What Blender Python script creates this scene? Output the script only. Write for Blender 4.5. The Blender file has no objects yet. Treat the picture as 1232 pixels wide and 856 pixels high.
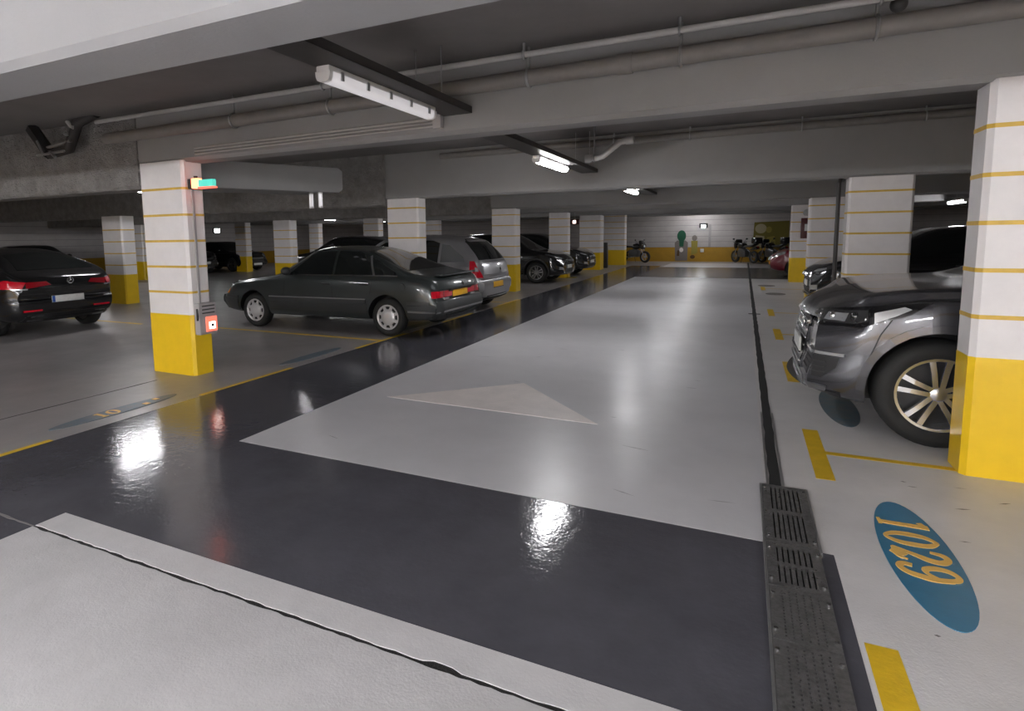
import bpy, bmesh, math, random
import numpy as np
from mathutils import Vector, Matrix
from mathutils.bvhtree import BVHTree

random.seed(7)
PI = math.pi
S = bpy.context.scene
COL = S.collection

# ------------------------------------------------------------------ camera
YAW, PITCH, ROLL, FPX, CX, CY = 0.45177, 0.1093, -0.01453, 698.17, 555.72, 360.19
cam_data = bpy.data.cameras.new('camera')
cam_data.sensor_width = 36.0
cam_data.lens = FPX / 1232 * 36.0
cam_data.shift_x = (616 - CX) / 1232
cam_data.shift_y = (CY - 428) / 1232
cam_data.clip_start, cam_data.clip_end = 0.05, 200
cam = bpy.data.objects.new('camera', cam_data)
COL.objects.link(cam)
_f = Vector((-math.sin(YAW), math.cos(YAW), 0)); _r = Vector((math.cos(YAW), math.sin(YAW), 0)); _u = Vector((0, 0, 1))
_f2 = math.cos(PITCH) * _f - math.sin(PITCH) * _u
_u2 = math.sin(PITCH) * _f + math.cos(PITCH) * _u
_r3 = math.cos(ROLL) * _r + math.sin(ROLL) * _u2
_u3 = -math.sin(ROLL) * _r + math.cos(ROLL) * _u2
M = Matrix.Identity(4)
for i in range(3):
    M[i][0], M[i][1], M[i][2] = _r3[i], _u3[i], -_f2[i]
M.translation = (0, 0, 1.55)
cam.matrix_world = M
S.camera = cam

# ------------------------------------------------------------------ world, exposure (underground: no daylight)
W = bpy.data.worlds.new('world'); S.world = W; W.use_nodes = True
W.node_tree.nodes['Background'].inputs[0].default_value = (0.02, 0.02, 0.022, 1)
W.node_tree.nodes['Background'].inputs[1].default_value = 1.0
S.view_settings.view_transform = 'Standard'
S.view_settings.look = 'None'
S.view_settings.gamma = 1.0
S.view_settings.use_curve_mapping = False
S.view_settings.exposure = 1.5
LAMP, LAMP_FILL = 25.0, 80.0          # emission strength of a lit tube, and of the stronger unseen tubes added behind the viewer

# ------------------------------------------------------------------ materials
MATS = {}
def mat(name, col, rough=0.5, metal=0.0, noise=0.0, nscale=6.0, bump=0.0, bscale=40.0, coat=0.0, spec=0.5,
        emit=None, estr=0.0, rvar=0.0, col2=None, bump2=0.0, b2scale=3.0, bdist=0.01):
    if name in MATS: return MATS[name]
    m = bpy.data.materials.new(name); m.use_nodes = True
    nt = m.node_tree; N = nt.nodes; Lk = nt.links
    b = N['Principled BSDF']
    b.inputs['Base Color'].default_value = (*col, 1)
    b.inputs['Roughness'].default_value = rough
    b.inputs['Metallic'].default_value = metal
    b.inputs['Specular IOR Level'].default_value = spec
    b.inputs['Coat Weight'].default_value = coat
    b.inputs['Coat Roughness'].default_value = 0.05
    tc = N.new('ShaderNodeTexCoord')
    if noise or rvar:
        nz = N.new('ShaderNodeTexNoise'); nz.inputs['Scale'].default_value = nscale
        nz.inputs['Detail'].default_value = 8; nz.inputs['Roughness'].default_value = 0.65
        Lk.new(tc.outputs['Object'], nz.inputs['Vector'])
    if noise:
        mx = N.new('ShaderNodeMix'); mx.data_type = 'RGBA'
        c2 = col2 or tuple(max(0, c * (1 - noise)) for c in col)
        mx.inputs[6].default_value = (*[min(1, c * (1 + noise * .6)) for c in col], 1)
        mx.inputs[7].default_value = (*c2, 1)
        rp = N.new('ShaderNodeMapRange'); rp.inputs[1].default_value = .3; rp.inputs[2].default_value = .7
        Lk.new(nz.outputs['Fac'], rp.inputs[0]); Lk.new(rp.outputs[0], mx.inputs[0])
        Lk.new(mx.outputs[2], b.inputs['Base Color'])
    if rvar:
        rr = N.new('ShaderNodeMapRange'); rr.inputs[1].default_value = .3; rr.inputs[2].default_value = .7
        rr.inputs[3].default_value = max(.02, rough - rvar); rr.inputs[4].default_value = rough + rvar
        Lk.new(nz.outputs['Fac'], rr.inputs[0]); Lk.new(rr.outputs[0], b.inputs['Roughness'])
    last = None
    for st, sc, dt in ((bump, bscale, 4), (bump2, b2scale, 2)):
        if st:
            n2 = N.new('ShaderNodeTexNoise'); n2.inputs['Scale'].default_value = sc; n2.inputs['Detail'].default_value = dt
            Lk.new(tc.outputs['Object'], n2.inputs['Vector'])
            bp = N.new('ShaderNodeBump'); bp.inputs['Strength'].default_value = st; bp.inputs['Distance'].default_value = bdist
            Lk.new(n2.outputs['Fac'], bp.inputs['Height'])
            if last: Lk.new(last.outputs[0], bp.inputs['Normal'])
            last = bp
    if last: Lk.new(last.outputs[0], b.inputs['Normal'])
    if emit:
        b.inputs['Emission Color'].default_value = (*emit, 1)
        b.inputs['Emission Strength'].default_value = estr
    MATS[name] = m
    return m

mat('bay_floor', (.295, .277, .275), .34, noise=.16, nscale=1.1, bump=.12, bscale=90, rvar=.05, bump2=.15, b2scale=9)
mat('lane_grey', (.58, .57, .59), .31, noise=.10, nscale=.9, bump=.09, bscale=45, rvar=.035, bump2=.10, b2scale=7)
mat('lane_dark', (.084, .083, .097), .11, noise=.2, nscale=2.0, bump=.13, bscale=17, rvar=.03, bump2=.05, b2scale=60)
mat('lane_mid', (.11, .105, .105), .22, noise=.2, nscale=1.0, bump=.1, bscale=20)
mat('bay_light', (.63, .61, .61), .38, noise=.12, nscale=1.6, bump=.14, bscale=90, bump2=.12, b2scale=11)
mat('slab_grey', (.50, .485, .49), .42, noise=.13, nscale=2.3, bump=.14, bscale=110, rvar=.06, bump2=.10, b2scale=26)
mat('slab_edge', (.53, .515, .52), .45, noise=.08, nscale=5, bump=.10, bscale=90)
mat('scuff', (.20, .185, .18), .6, noise=.3, nscale=30)
mat('scuff_pale', (.36, .35, .36), .45, noise=.3, nscale=30)
mat('joint', (.012, .011, .011), .8, bump=.6, bscale=90)
mat('arrow_white', (.80, .74, .715), .38, noise=.10, nscale=4, bump=.1, bscale=50)
mat('line_yellow', (.72, .46, .015), .4, noise=.14, nscale=9, bump=.15, bscale=60)
mat('oval_blue', (.030, .170, .300), .42, noise=.12, nscale=8, bump=.1, bscale=60)
mat('oval_worn', (.055, .11, .15), .42, noise=.5, nscale=9, col2=(.17, .165, .165))
mat('digit_gold', (.80, .48, .12), .45, noise=.1, nscale=20)
mat('beam', (.285, .279, .276), .62, noise=.09, nscale=1.2, bump=.12, bscale=50)
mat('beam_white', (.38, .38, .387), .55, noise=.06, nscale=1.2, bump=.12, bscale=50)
mat('beam_rough', (.285, .27, .258), .9, noise=.30, nscale=5, bump=1.0, bscale=14, bump2=.8, b2scale=60, bdist=.05)
mat('ceiling', (.20, .185, .18), .8, noise=.18, nscale=.8, bump=.15, bscale=30)
mat('wall', (.50, .47, .46), .6, noise=.10, nscale=2, bump=.15, bscale=40)
mat('wall_joint', (.16, .15, .15), .8)
mat('yellow_wall', (.45, .25, .016), .5, noise=.15, nscale=3)
mat('white_paint', (.74, .71, .705), .42, noise=.06, nscale=5, bump=.10, bscale=40)
mat('yellow_paint', (.80, .52, .012), .33, noise=.06, nscale=6, bump=.10, bscale=30)
mat('stripe_paint', (.66, .42, .06), .45, noise=.12, nscale=20)
mat('pipe', (.20, .185, .175), .55, noise=.12, nscale=8)
mat('pipe_light', (.42, .40, .385), .5, noise=.08, nscale=8)
mat('tray_metal', (.055, .05, .048), .5, metal=.3, noise=.1, nscale=10)
mat('galv', (.42, .42, .42), .35, metal=.8, noise=.15, nscale=14)
mat('lamp_body', (.72, .70, .69), .4)
mat('lamp_off_glow', (.86, .84, .85), .35, emit=(1, .97, 1), estr=.12)  # faint emission stands in for bounced light on tubes that are off
mat('lamp_on', (.9, .9, .9), .4, emit=(.985, .98, 1), estr=LAMP)
mat('lamp_fill', (.9, .9, .9), .4, emit=(.97, .98, 1), estr=LAMP_FILL)
mat('drain_metal', (.22, .215, .215), .36, metal=.7, noise=.35, nscale=30, bump=.25, bscale=120, rvar=.12)
mat('drain_dark', (.006, .006, .006), .8)
mat('screw', (.7, .7, .7), .25, metal=1)
mat('tyre', (.012, .012, .012), .75, bump=.2, bscale=200)
mat('alloy', (.70, .70, .71), .24, metal=.9)
mat('hubcap', (.56, .55, .56), .38, metal=.35)
mat('alloy_dark', (.16, .16, .165), .3, metal=.8)
mat('glass_dark', (.008, .010, .010), .06, spec=.6, coat=.3)
mat('glass_grey', (.12, .125, .13), .12, spec=.6)
mat('black_trim', (.012, .012, .013), .45)
mat('gloss_black', (.008, .008, .009), .15, coat=.6)
mat('chrome', (.75, .75, .76), .12, metal=1)
mat('brushed', (.38, .38, .39), .3, metal=.9)
mat('red_lens', (.50, .006, .020), .16, coat=.6)
mat('red_lens_dark', (.25, .004, .010), .16, coat=.6)
mat('clear_lens', (.55, .56, .58), .08, metal=.55, coat=.6)
mat('lens_dark', (.10, .10, .105), .10, metal=.6, coat=.8)
mat('amber', (.7, .22, .02), .2)
mat('plate_yellow', (.80, .42, .02), .4, noise=.12, nscale=30)
mat('plate_white', (.66, .66, .64), .4, noise=.1, nscale=25)
mat('plate_blue', (.02, .08, .35), .4)
mat('paint_green', (.036, .043, .043), .30, metal=.4, coat=.7)
mat('paint_silver', (.40, .40, .415), .30, metal=.75, coat=.6)
mat('paint_black', (.009, .009, .010), .20, coat=.8)
mat('paint_navy', (.011, .012, .018), .20, coat=.8)
mat('paint_grey', (.085, .085, .094), .27, metal=.6, coat=.8)
mat('paint_red', (.16, .006, .018), .28, coat=.7)
mat('cladding', (.030, .032, .033), .5)
mat('seam', (.004, .004, .004), .7)
mat('leather', (.015, .014, .014), .5)
mat('exit_red', (.5, .03, .02), .4, emit=(1, .16, .06), estr=3.2)
mat('exit_green', (.03, .35, .28), .4, emit=(.10, .62, .50), estr=.35)
mat('call_red', (.62, .10, .07), .4, emit=(1, .16, .10), estr=.5)
mat('call_glow', (.9, .85, .8), .4, emit=(1, .8, .7), estr=2.5)
mat('plastic_grey', (.36, .34, .34), .5)
mat('plastic_dark', (.03, .028, .028), .5)
mat('cabinet_red', (.07, .008, .010), .4)
mat('mural_green', (.010, .095, .048), .7)
mat('mural_grey', (.20, .175, .16), .7)
mat('mural_olive', (.30, .25, .045), .7)
mat('mural_sand', (.42, .36, .22), .7)
mat('mural_ochre', (.17, .14, .02), .7)
mat('mural_brown', (.10, .05, .015), .7)
mat('sign_light', (.8, .8, .8), .4, emit=(.9, 1, .97), estr=6)

# ------------------------------------------------------------------ mesh helpers
def link(name, me, parent=None, m=None, loc=None, rz=0):
    o = bpy.data.objects.new(name, me); COL.objects.link(o)
    if m is not None and me is not None: me.materials.append(MATS[m])
    if parent is not None: o.parent = parent
    if loc is not None: o.location = loc
    if rz: o.rotation_euler = (0, 0, rz)
    return o

def tag(o, label, cat=None, group=None, kind=None):
    o['label'] = label
    if cat: o['category'] = cat
    if group: o['group'] = group
    if kind: o['kind'] = kind
    return o

def empty(name, loc=(0, 0, 0), rz=0):
    o = bpy.data.objects.new(name, None); COL.objects.link(o)
    o.location = loc; o.rotation_euler = (0, 0, rz); o.empty_display_size = .2
    return o

class MB:
    def __init__(s): s.v = []; s.f = []
    def add(s, vs, fs):
        n = len(s.v); s.v += [tuple(p) for p in vs]; s.f += [tuple(i + n for i in q) for q in fs]; return s
    def box(s, x0, x1, y0, y1, z0, z1):
        return s.add([(x0, y0, z0), (x1, y0, z0), (x1, y1, z0), (x0, y1, z0), (x0, y0, z1), (x1, y0, z1), (x1, y1, z1), (x0, y1, z1)],
                     [(0, 3, 2, 1), (4, 5, 6, 7), (0, 1, 5, 4), (1, 2, 6, 5), (2, 3, 7, 6), (3, 0, 4, 7)])
    def prism(s, poly, z0, z1):       # poly of (x,y) counter-clockwise
        n = len(poly)
        return s.add([(x, y, z0) for x, y in poly] + [(x, y, z1) for x, y in poly],
                     [tuple(range(n - 1, -1, -1)), tuple(range(n, 2 * n))] + [(i, (i + 1) % n, n + (i + 1) % n, n + i) for i in range(n)])
    def prism_x(s, poly, x0, x1):     # poly of (y,z), extruded along x
        n = len(poly)
        return s.add([(x0, y, z) for y, z in poly] + [(x1, y, z) for y, z in poly],
                     [tuple(range(n - 1, -1, -1)), tuple(range(n, 2 * n))] + [(i, (i + 1) % n, n + (i + 1) % n, n + i) for i in range(n)])
    def prism_y(s, poly, y0, y1):     # poly of (x,z), extruded along y
        n = len(poly)
        return s.add([(x, y0, z) for x, z in poly] + [(x, y1, z) for x, z in poly],
                     [tuple(range(n)), tuple(range(2 * n - 1, n - 1, -1))] + [(i, n + i, n + (i + 1) % n, (i + 1) % n) for i in range(n)])
    def tube(s, pts, r, n=10, cap=True):
        pts = [Vector(p) for p in pts]; rs = r if isinstance(r, (list, tuple)) else [r] * len(pts)
        rings = []; ref = None
        for i, p in enumerate(pts):
            t = (pts[min(i + 1, len(pts) - 1)] - pts[max(i - 1, 0)]).normalized()
            if ref is None or abs(ref.dot(t)) > .98:
                ref = Vector((0, 0, 1)) if abs(t.z) < .9 else Vector((1, 0, 0))
            a = (ref - t * ref.dot(t)).normalized(); b = t.cross(a); ref = a
            rings.append([p + (a * math.cos(2 * PI * k / n) + b * math.sin(2 * PI * k / n)) * rs[i] for k in range(n)])
        vs = [q for ring in rings for q in ring]; fs = []
        for i in range(len(pts) - 1):
            for k in range(n): fs.append((i * n + k, i * n + (k + 1) % n, (i + 1) * n + (k + 1) % n, (i + 1) * n + k))
        if cap:
            fs.append(tuple(range(n - 1, -1, -1))); fs.append(tuple((len(pts) - 1) * n + k for k in range(n)))
        return s.add(vs, fs)
    def lathe_y(s, prof, n=32, c=(0, 0, 0)):     # prof of (r, y), spun about the y axis through c, closed profile
        k = len(prof); vs = []; fs = []
        for i in range(n):
            a = 2 * PI * i / n
            for r, y in prof: vs.append((c[0] + r * math.cos(a), c[1] + y, c[2] + r * math.sin(a)))
        for i in range(n):
            j = (i + 1) % n
            for q in range(k - 1): fs.append((i * k + q, i * k + q + 1, j * k + q + 1, j * k + q))
        return s.add(vs, fs)
    def ball(s, c, r, n=10, m=7, sc=(1, 1, 1)):
        vs = []; fs = []
        for i in range(m + 1):
            ph = PI * i / m
            for k in range(n):
                a = 2 * PI * k / n
                vs.append((c[0] + r * sc[0] * math.sin(ph) * math.cos(a), c[1] + r * sc[1] * math.sin(ph) * math.sin(a), c[2] + r * sc[2] * math.cos(ph)))
        for i in range(m):
            for k in range(n): fs.append((i * n + k, (i + 1) * n + k, (i + 1) * n + (k + 1) % n, i * n + (k + 1) % n))
        return s.add(vs, fs)
    def torus(s, c, R, r, axis='x', n=24, m=8):
        vs = []; fs = []
        for i in range(n):
            a = 2 * PI * i / n
            for k in range(m):
                b = 2 * PI * k / m; q = R + r * math.cos(b); h = r * math.sin(b)
                u, v = q * math.cos(a), q * math.sin(a)
                vs.append({'x': (c[0] + h, c[1] + u, c[2] + v), 'y': (c[0] + u, c[1] + h, c[2] + v), 'z': (c[0] + u, c[1] + v, c[2] + h)}[axis])
        for i in range(n):
            for k in range(m): fs.append((i * m + k, ((i + 1) % n) * m + k, ((i + 1) % n) * m + (k + 1) % m, i * m + (k + 1) % m))
        return s.add(vs, fs)
    def mesh(s, name, smooth=None):
        me = bpy.data.meshes.new(name); me.from_pydata(s.v, [], s.f)
        bm = bmesh.new(); bm.from_mesh(me)
        bmesh.ops.remove_doubles(bm, verts=bm.verts, dist=1e-5)
        bmesh.ops.recalc_face_normals(bm, faces=bm.faces); bm.to_mesh(me); bm.free()
        if smooth:
            me.shade_smooth(); me.set_sharp_from_angle(angle=math.radians(smooth))
        return me
    def build(s, name, m, parent=None, smooth=None, loc=None, rz=0):
        return link(name, s.mesh(name, smooth), parent, m, loc, rz)

def bevelled(mb, name, m, parent=None, w=.01, seg=2, loc=None, rz=0):
    me = mb.mesh(name); bm = bmesh.new(); bm.from_mesh(me)
    bmesh.ops.bevel(bm, geom=list(bm.edges), offset=w, segments=seg, affect='EDGES', profile=.5)
    bm.to_mesh(me); bm.free(); me.shade_smooth(); me.set_sharp_from_angle(angle=math.radians(40))
    return link(name, me, parent, m, loc, rz)

def copy_tree(o, parent=None):
    c = o.copy(); COL.objects.link(c); c.parent = parent
    for ch in list(o.children): copy_tree(ch, c)
    return c

# ================================================================== SETTING
X0, X1, Y0, Y1, ZC = -27.0, 13.0, -9.0, 33.0, 3.12
floor = MB().box(X0, X1, Y0, Y1, -.25, 0).build('floor', 'bay_floor')
tag(floor, 'grey concrete parking floor with painted lanes', kind='structure')
tag(MB().box(X0 - .2, X1 + .2, Y0 - .2, Y1 + .2, ZC, ZC + .25).build('ceiling', 'ceiling'), 'dark grey concrete garage ceiling', kind='structure')

tag(MB().box(X0, X1, 2.10, 4.52, 2.965, ZC).build('trim_20', 'ceiling'), 'dark ceiling soffit between the first two beams', kind='structure')
def flat(name, poly, z0, z1, m, parent=floor):
    return MB().prism(poly, z0, z1).build(name, m, parent)
def rect(x0, x1, y0, y1): return [(x0, y0), (x1, y0), (x1, y1), (x0, y1)]

# dark glossy band: one L of coating left of the lane and in front of it
flat('dark_band', rect(-4.80, -3.44, Y0, 28.6), .0005, .003, 'lane_dark')
flat('dark_band', rect(-3.44, .44, 1.86, 3.13), .0005, .003, 'lane_dark')
flat('dark_band', rect(-3.44, 6.0, 21.2, 27.6), .0005, .003, 'lane_mid')  # darker grey band across the floor beyond the lane
flat('bay_coating', rect(.44, 6.0, Y0, 21.2), .0003, .0018, 'bay_light')
flat('dark_band', rect(.15, .44, Y0, 1.86), .0005, .003, 'lane_dark')
flat('lane_coating', rect(-3.44, .16, 3.13, 21.2), .0005, .004, 'lane_grey')
flat('lane_coating', rect(-3.3, .16, 27.6, 31.2), .0005, .004, 'lane_grey')
flat('lane_coating', rect(.16, .44, 3.13, 21.2), .0005, .0025, 'bay_light')

# foreground slab with a ragged expansion joint
def ragged(x0, x1, y, amp, n, seed):
    rnd = random.Random(seed)
    return [(x0 + (x1 - x0) * i / n, y + rnd.uniform(-amp, amp)) for i in range(n + 1)]
top = ragged(-3.44, .15, 1.700, .004, 90, 1); bot_ = ragged(-3.44, .15, 1.680, .004, 90, 2)
for k in (62, 63, 64): top[k] = (top[k][0], top[k][1] + .014)
for k in (40, 41, 75, 76, 30): bot_[k] = (bot_[k][0], bot_[k][1] - .005)
flat('slab_edge_strip', top + [(.15, 1.855), (-3.44, 1.855)], .0005, .006, 'slab_edge')
flat('slab', [(-3.44, Y0), (.15, Y0)] + bot_[::-1], .0005, .006, 'slab_grey')
flat('joint_sealant', rect(-3.44, .15, 1.66, 1.74), .0003, .002, 'joint')
flat('joint_line', ragged(-4.8, -3.44, 1.683, .004, 30, 3) + ragged(-3.44, -4.8, 1.697, .004, 30, 4), .001, .0042, 'wall_joint')
# crack in the bay floor on the left
flat('floor_crack', [(-5.828 + random.Random(i).uniform(-.006, .002), 1.2 + i * .1) for i in range(31)][::-1] +
     [(-5.814 + random.Random(i + 50).uniform(-.002, .006), 1.2 + i * .1) for i in range(31)], .0005, .0015, 'joint')

rnd = random.Random(21)
for k in range(26):
    x, y, a, l = rnd.uniform(.7, 2.6), rnd.uniform(1.6, 4.4), rnd.uniform(-.5, .5), rnd.uniform(.02, .09)
    if math.hypot((x - .805) / .17, (y - 3.3) / .64) < 1: continue
    w = rnd.uniform(.003, .009); dx, dy = math.cos(a) * l, math.sin(a) * l
    flat('floor_scuff', [(x, y), (x + dx * .5 + dy * w / l, y + dy * .5 - w), (x + dx, y + dy), (x + dx * .5, y + dy * .5 + w)], .0012, .0022, 'scuff')
for k in range(14):
    x, y = rnd.uniform(-3.2, .0), rnd.uniform(3.4, 8); l = rnd.uniform(.05, .25); a = rnd.uniform(-.4, .4); w = .006
    flat('floor_scuff', [(x, y), (x + l * .5, y + l * .5 * a - w), (x + l, y + l * a), (x + l * .5, y + l * .5 * a + w)], .003, .0045, 'scuff_pale')
# white triangle
flat('lane_triangle', [(-3.06, 4.62), (-1.02, 4.60), (-2.02, 5.62)], .002, .006, 'arrow_white')
# yellow bay lines : left border line and right T marks
def yline(x0, x1, y0, y1): flat('bay_line', rect(x0, x1, y0, y1), .0005, .0035, 'line_yellow')
for a, b in ((.4, 2.55), (3.95, 5.25), (6.55, 7.85), (9.15, 10.45), (11.75, 13.05)): yline(-4.86, -4.80, a, b)
for y in (1.97, 4.62, 7.25, 9.85, 12.45, 17.65):
    yline(.46, .565, y - .51, y + .51); yline(.565, 5.4, y - .03, y + .03)
for y in (2.0, 7.2, 12.4): yline(-9.9, -4.86, y - .03, y + .03)
for y in (4.4, 7.0): yline(-14.8, -10.0, y - .03, y + .03)

# numbered ovals
def stroke(mb, pts, ws, z0, z1, place):
    """a flat pen stroke of changing width"""
    P = []; Wd = []
    n = len(pts)
    for i in range(n - 1):
        for k in range(6):
            t = k / 6
            p0, p1, p2, p3 = pts[max(i - 1, 0)], pts[i], pts[i + 1], pts[min(i + 2, n - 1)]
            P.append([.5 * (2 * p1[a] + (p2[a] - p0[a]) * t + (2 * p0[a] - 5 * p1[a] + 4 * p2[a] - p3[a]) * t * t + (3 * p1[a] - p0[a] - 3 * p2[a] + p3[a]) * t ** 3) for a in (0, 1)])
            Wd.append(ws[i] * (1 - t) + ws[i + 1] * t)
    P.append(list(pts[-1])); Wd.append(ws[-1])
    L_, R_ = [], []
    for i, p in enumerate(P):
        a = P[max(i - 1, 0)]; b = P[min(i + 1, len(P) - 1)]
        dx, dy = b[0] - a[0], b[1] - a[1]; l = math.hypot(dx, dy) or 1
        L_.append((p[0] - dy / l * Wd[i] / 2, p[1] + dx / l * Wd[i] / 2)); R_.append((p[0] + dy / l * Wd[i] / 2, p[1] - dx / l * Wd[i] / 2))
    vs = []; fs = []
    for i in range(len(P)):
        for q in (L_[i], R_[i]):
            x, y = place(*q); vs.append((x, y, z1))
    for i in range(len(P) - 1): fs.append((2 * i, 2 * i + 1, 2 * i + 3, 2 * i + 2))
    n = len(vs); vs += [(x, y, z0) for x, y, _ in vs]
    for i in range(len(P) - 1):
        for q in (0, 1): fs.append((2 * i + q, 2 * i + 2 + q, n + 2 * i + 2 + q, n + 2 * i + q))
    mb.add(vs, fs)
DIG = {  # unit box: width about .6, height 1
 '1': [([(.06, .84), (.18, .90), (.30, .97)], [.10, .08, .05]), ([(.28, .98), (.28, .5), (.28, .05)], [.17, .15, .13]), ([(.10, .03), (.28, .04), (.46, .03)], [.05, .07, .05])],
 '0': [([(.30, .98), (.10, .78), (.06, .5), (.10, .22), (.30, .02), (.50, .22), (.54, .5), (.50, .78), (.30, .98)], [.06, .14, .17, .14, .06, .14, .17, .14, .06])],
 '2': [([(.08, .72), (.14, .92), (.32, .98), (.48, .84), (.46, .64), (.30, .40), (.06, .05)], [.08, .12, .10, .16, .17, .12, .06]), ([(.06, .06), (.20, .12), (.34, .12), (.46, .10)], [.06, .18, .26, .10]), ([(.42, .10), (.52, .12), (.58, .24)], [.14, .08, .04])],
 '9': [([(.50, .66), (.44, .90), (.28, .98), (.10, .86), (.07, .66), (.16, .48), (.32, .46), (.48, .62)], [.10, .12, .08, .13, .15, .12, .07, .06]), ([(.50, .84), (.54, .5), (.44, .16), (.24, .02), (.08, .10), (.10, .26)], [.10, .17, .14, .10, .12, .12])],
}
def oval(cx, cy, ax, ay, text, up, m, worn=False, off=0.0, h=.2):
    n = 48
    o = flat('bay_number_oval', [(cx + ax * math.cos(2 * PI * i / n), cy + ay * math.sin(2 * PI * i / n)) for i in range(n)], .0005, .005, m)
    w = h * .72
    for k, ch in enumerate(text):
        if ch == ' ': continue
        mb = MB(); s0 = (k - len(text) / 2) * w + off
        def place(u, v):
            r = s0 + u * h; q = (v - .5) * h
            return (cx + up * q, cy - up * r)
        for j, (pts, ws) in enumerate(DIG[ch]): stroke(mb, pts, [q * 1.25 for q in ws], .005, .007 + j * .0008, place)
        dg = mb.build('digit', 'digit_gold', o)
    return o
o = oval(.805, 3.30, .148, .60, '1029', 1, 'oval_blue', off=-.055, h=.222)
o['label'] = 'blue oval with gold number 1029'
o = oval(.80, 5.92, .135, .60, '', 1, 'oval_worn')
o = oval(-5.10, 3.28, .10, .60, '10', -1, 'oval_worn', off=-.10, h=.15); o['label'] = 'worn blue oval with gold digits 10'
for (a, b) in ((-5.06, 3.52), (-5.12, 3.66)):
    flat('digit_fragment', rect(a - .03, a + .03, b - .02, b + .03), .005, .0075, 'digit_gold', o)
oval(-5.07, 5.90, .10, .60, '', -1, 'oval_worn')
oval(-5.07, 8.5, .10, .60, '', -1, 'oval_worn')

# ---- beams across the lane (each with a chamfered lower edge)
def beam(x0, x1, y0, y1, zb, m='beam', ch=.035):
    p = [(y0 + ch, zb), (y1 - ch, zb), (y1, zb + ch), (y1, ZC), (y0, ZC), (y0, zb + ch)]
    return MB().prism_x(p, x0, x1)
nb = 0
def put_beam(mb, m):
    global nb
    nb += 1
    o = mb.build('trim_%d' % nb, m); tag(o, 'grey concrete ceiling beam across the garage', kind='structure'); return o
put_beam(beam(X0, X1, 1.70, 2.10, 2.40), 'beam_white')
put_beam(beam(-6.30, X1, 4.52, 4.80, 2.405), 'beam')
put_beam(beam(X0, -6.30, 4.50, 4.85, 2.14), 'beam_rough')
put_beam(beam(-6.30, X1, 9.65, 9.95, 2.265), 'beam')
put_beam(beam(X0, -6.30, 9.62, 9.98, 2.13), 'beam_rough')
put_beam(beam(-6.30, X1, 14.9, 15.2, 2.25), 'beam')
put_beam(beam(X0, -6.30, 14.9, 15.25, 2.13), 'beam_rough')
put_beam(beam(X0, X1, 20.1, 20.4, 2.30), 'beam')
put_beam(beam(X0, X1, 25.3, 25.6, 2.32), 'beam')
put_beam(beam(X0, X1, 30.4, 30.7, 2.36), 'beam')

# ---- walls : painted block courses, each course a child of the wall
def course_wall(name, axis, pos, a0, a1, sign, yellow=.76):
    """thin proud courses on the inner side; sign = inward direction along the wall's normal"""
    if axis == 'y': b = MB().box(a0, a1, min(pos, pos - sign * .2), max(pos, pos - sign * .2), 0, ZC)
    else: b = MB().box(min(pos, pos - sign * .2), max(pos, pos - sign * .2), a0, a1, 0, ZC)
    w = b.build(name, 'wall_joint'); tag(w, 'garage wall of white block courses over a yellow base', kind='structure')
    def course(nm, z0, z1, m, d):
        lo, hi = sorted((pos, pos + sign * d)); q = MB()
        if axis == 'y': q.box(a0, a1, lo, hi, z0, z1)
        else: q.box(lo, hi, a0, a1, z0, z1)
        q.build(nm, m, w)
    course('yellow_base_coat', 0, yellow, 'yellow_wall', .012)
    z = yellow + .006
    while z < ZC - .05:
        course('block_course', z, min(z + .273, ZC), 'wall', .014); z += .285
    return w
course_wall('wall_far', 'y', Y1, X0, X1, -1)
course_wall('wall_left', 'x', X0, Y0, Y1, 1)
course_wall('wall_right', 'x', X1, Y0, Y1, -1)
course_wall('wall_near', 'y', Y0, X0, X1, 1)

# ================================================================== PILLARS
def pillar(x0, x1, y0, y1, zt, label, group=None, yh=.72, first=1.0, ch=.03, step=.285):
    r = empty('pillar', ((x0 + x1) / 2, (y0 + y1) / 2, 0))
    hx, hy = (x1 - x0) / 2, (y1 - y0) / 2
    def ring(e): 
        a, b, c = hx + e, hy + e, ch
        return [(-a + c, -b), (a - c, -b), (a, -b + c), (a, b - c), (a - c, b), (-a + c, b), (-a, b - c), (-a, -b + c)]
    MB().prism(ring(0), yh, zt).build('shaft', 'white_paint', r)
    MB().prism(ring(.002), 0.0, yh).build('yellow_base', 'yellow_paint', r)
    z = first
    while z < zt - .1:
        MB().prism(ring(.0025), z - .013, z + .013).build('stripe', 'stripe_paint', r); z += step
    tag(r, label, 'pillar', group)
    return r
PL = pillar(-6.29, -5.57, 4.50, 4.78, 2.42, 'yellow and white striped pillar carrying the red lit exit sign', 'striped pillars', .70, .955, step=.29)
PR = pillar(1.28, 2.02, 4.53, 4.80, 2.42, 'yellow and white striped pillar standing beside the front wheel of the grey SUV', 'striped pillars', .76, 1.01)
pillar(-6.27, -5.57, 9.63, 9.95, 2.27, 'striped pillar standing behind the dark green sedan', 'striped pillars', .72, .95)
pillar(1.28, 2.02, 9.63, 9.95, 2.27, 'striped pillar behind the bonnet of the grey SUV', 'striped pillars', .72, .93)
pillar(-6.27, -5.57, 14.85, 15.25, 2.26, 'striped pillar beside the silver hatchback', 'striped pillars', .74, .95)
pillar(1.28, 2.30, 14.9, 15.3, 2.26, 'broad pale pillar with a dark drainpipe beside it', 'striped pillars', .74, .95)
pillar(-6.27, -5.57, 20.1, 20.4, 2.31, 'striped pillar behind the black crossover with silver headlights', 'striped pillars', .74, .95)
pillar(1.26, 2.0, 20.1, 20.4, 2.31, 'yellow and white pillar with a dark red hose cabinet', 'striped pillars', .74, .95)
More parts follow.
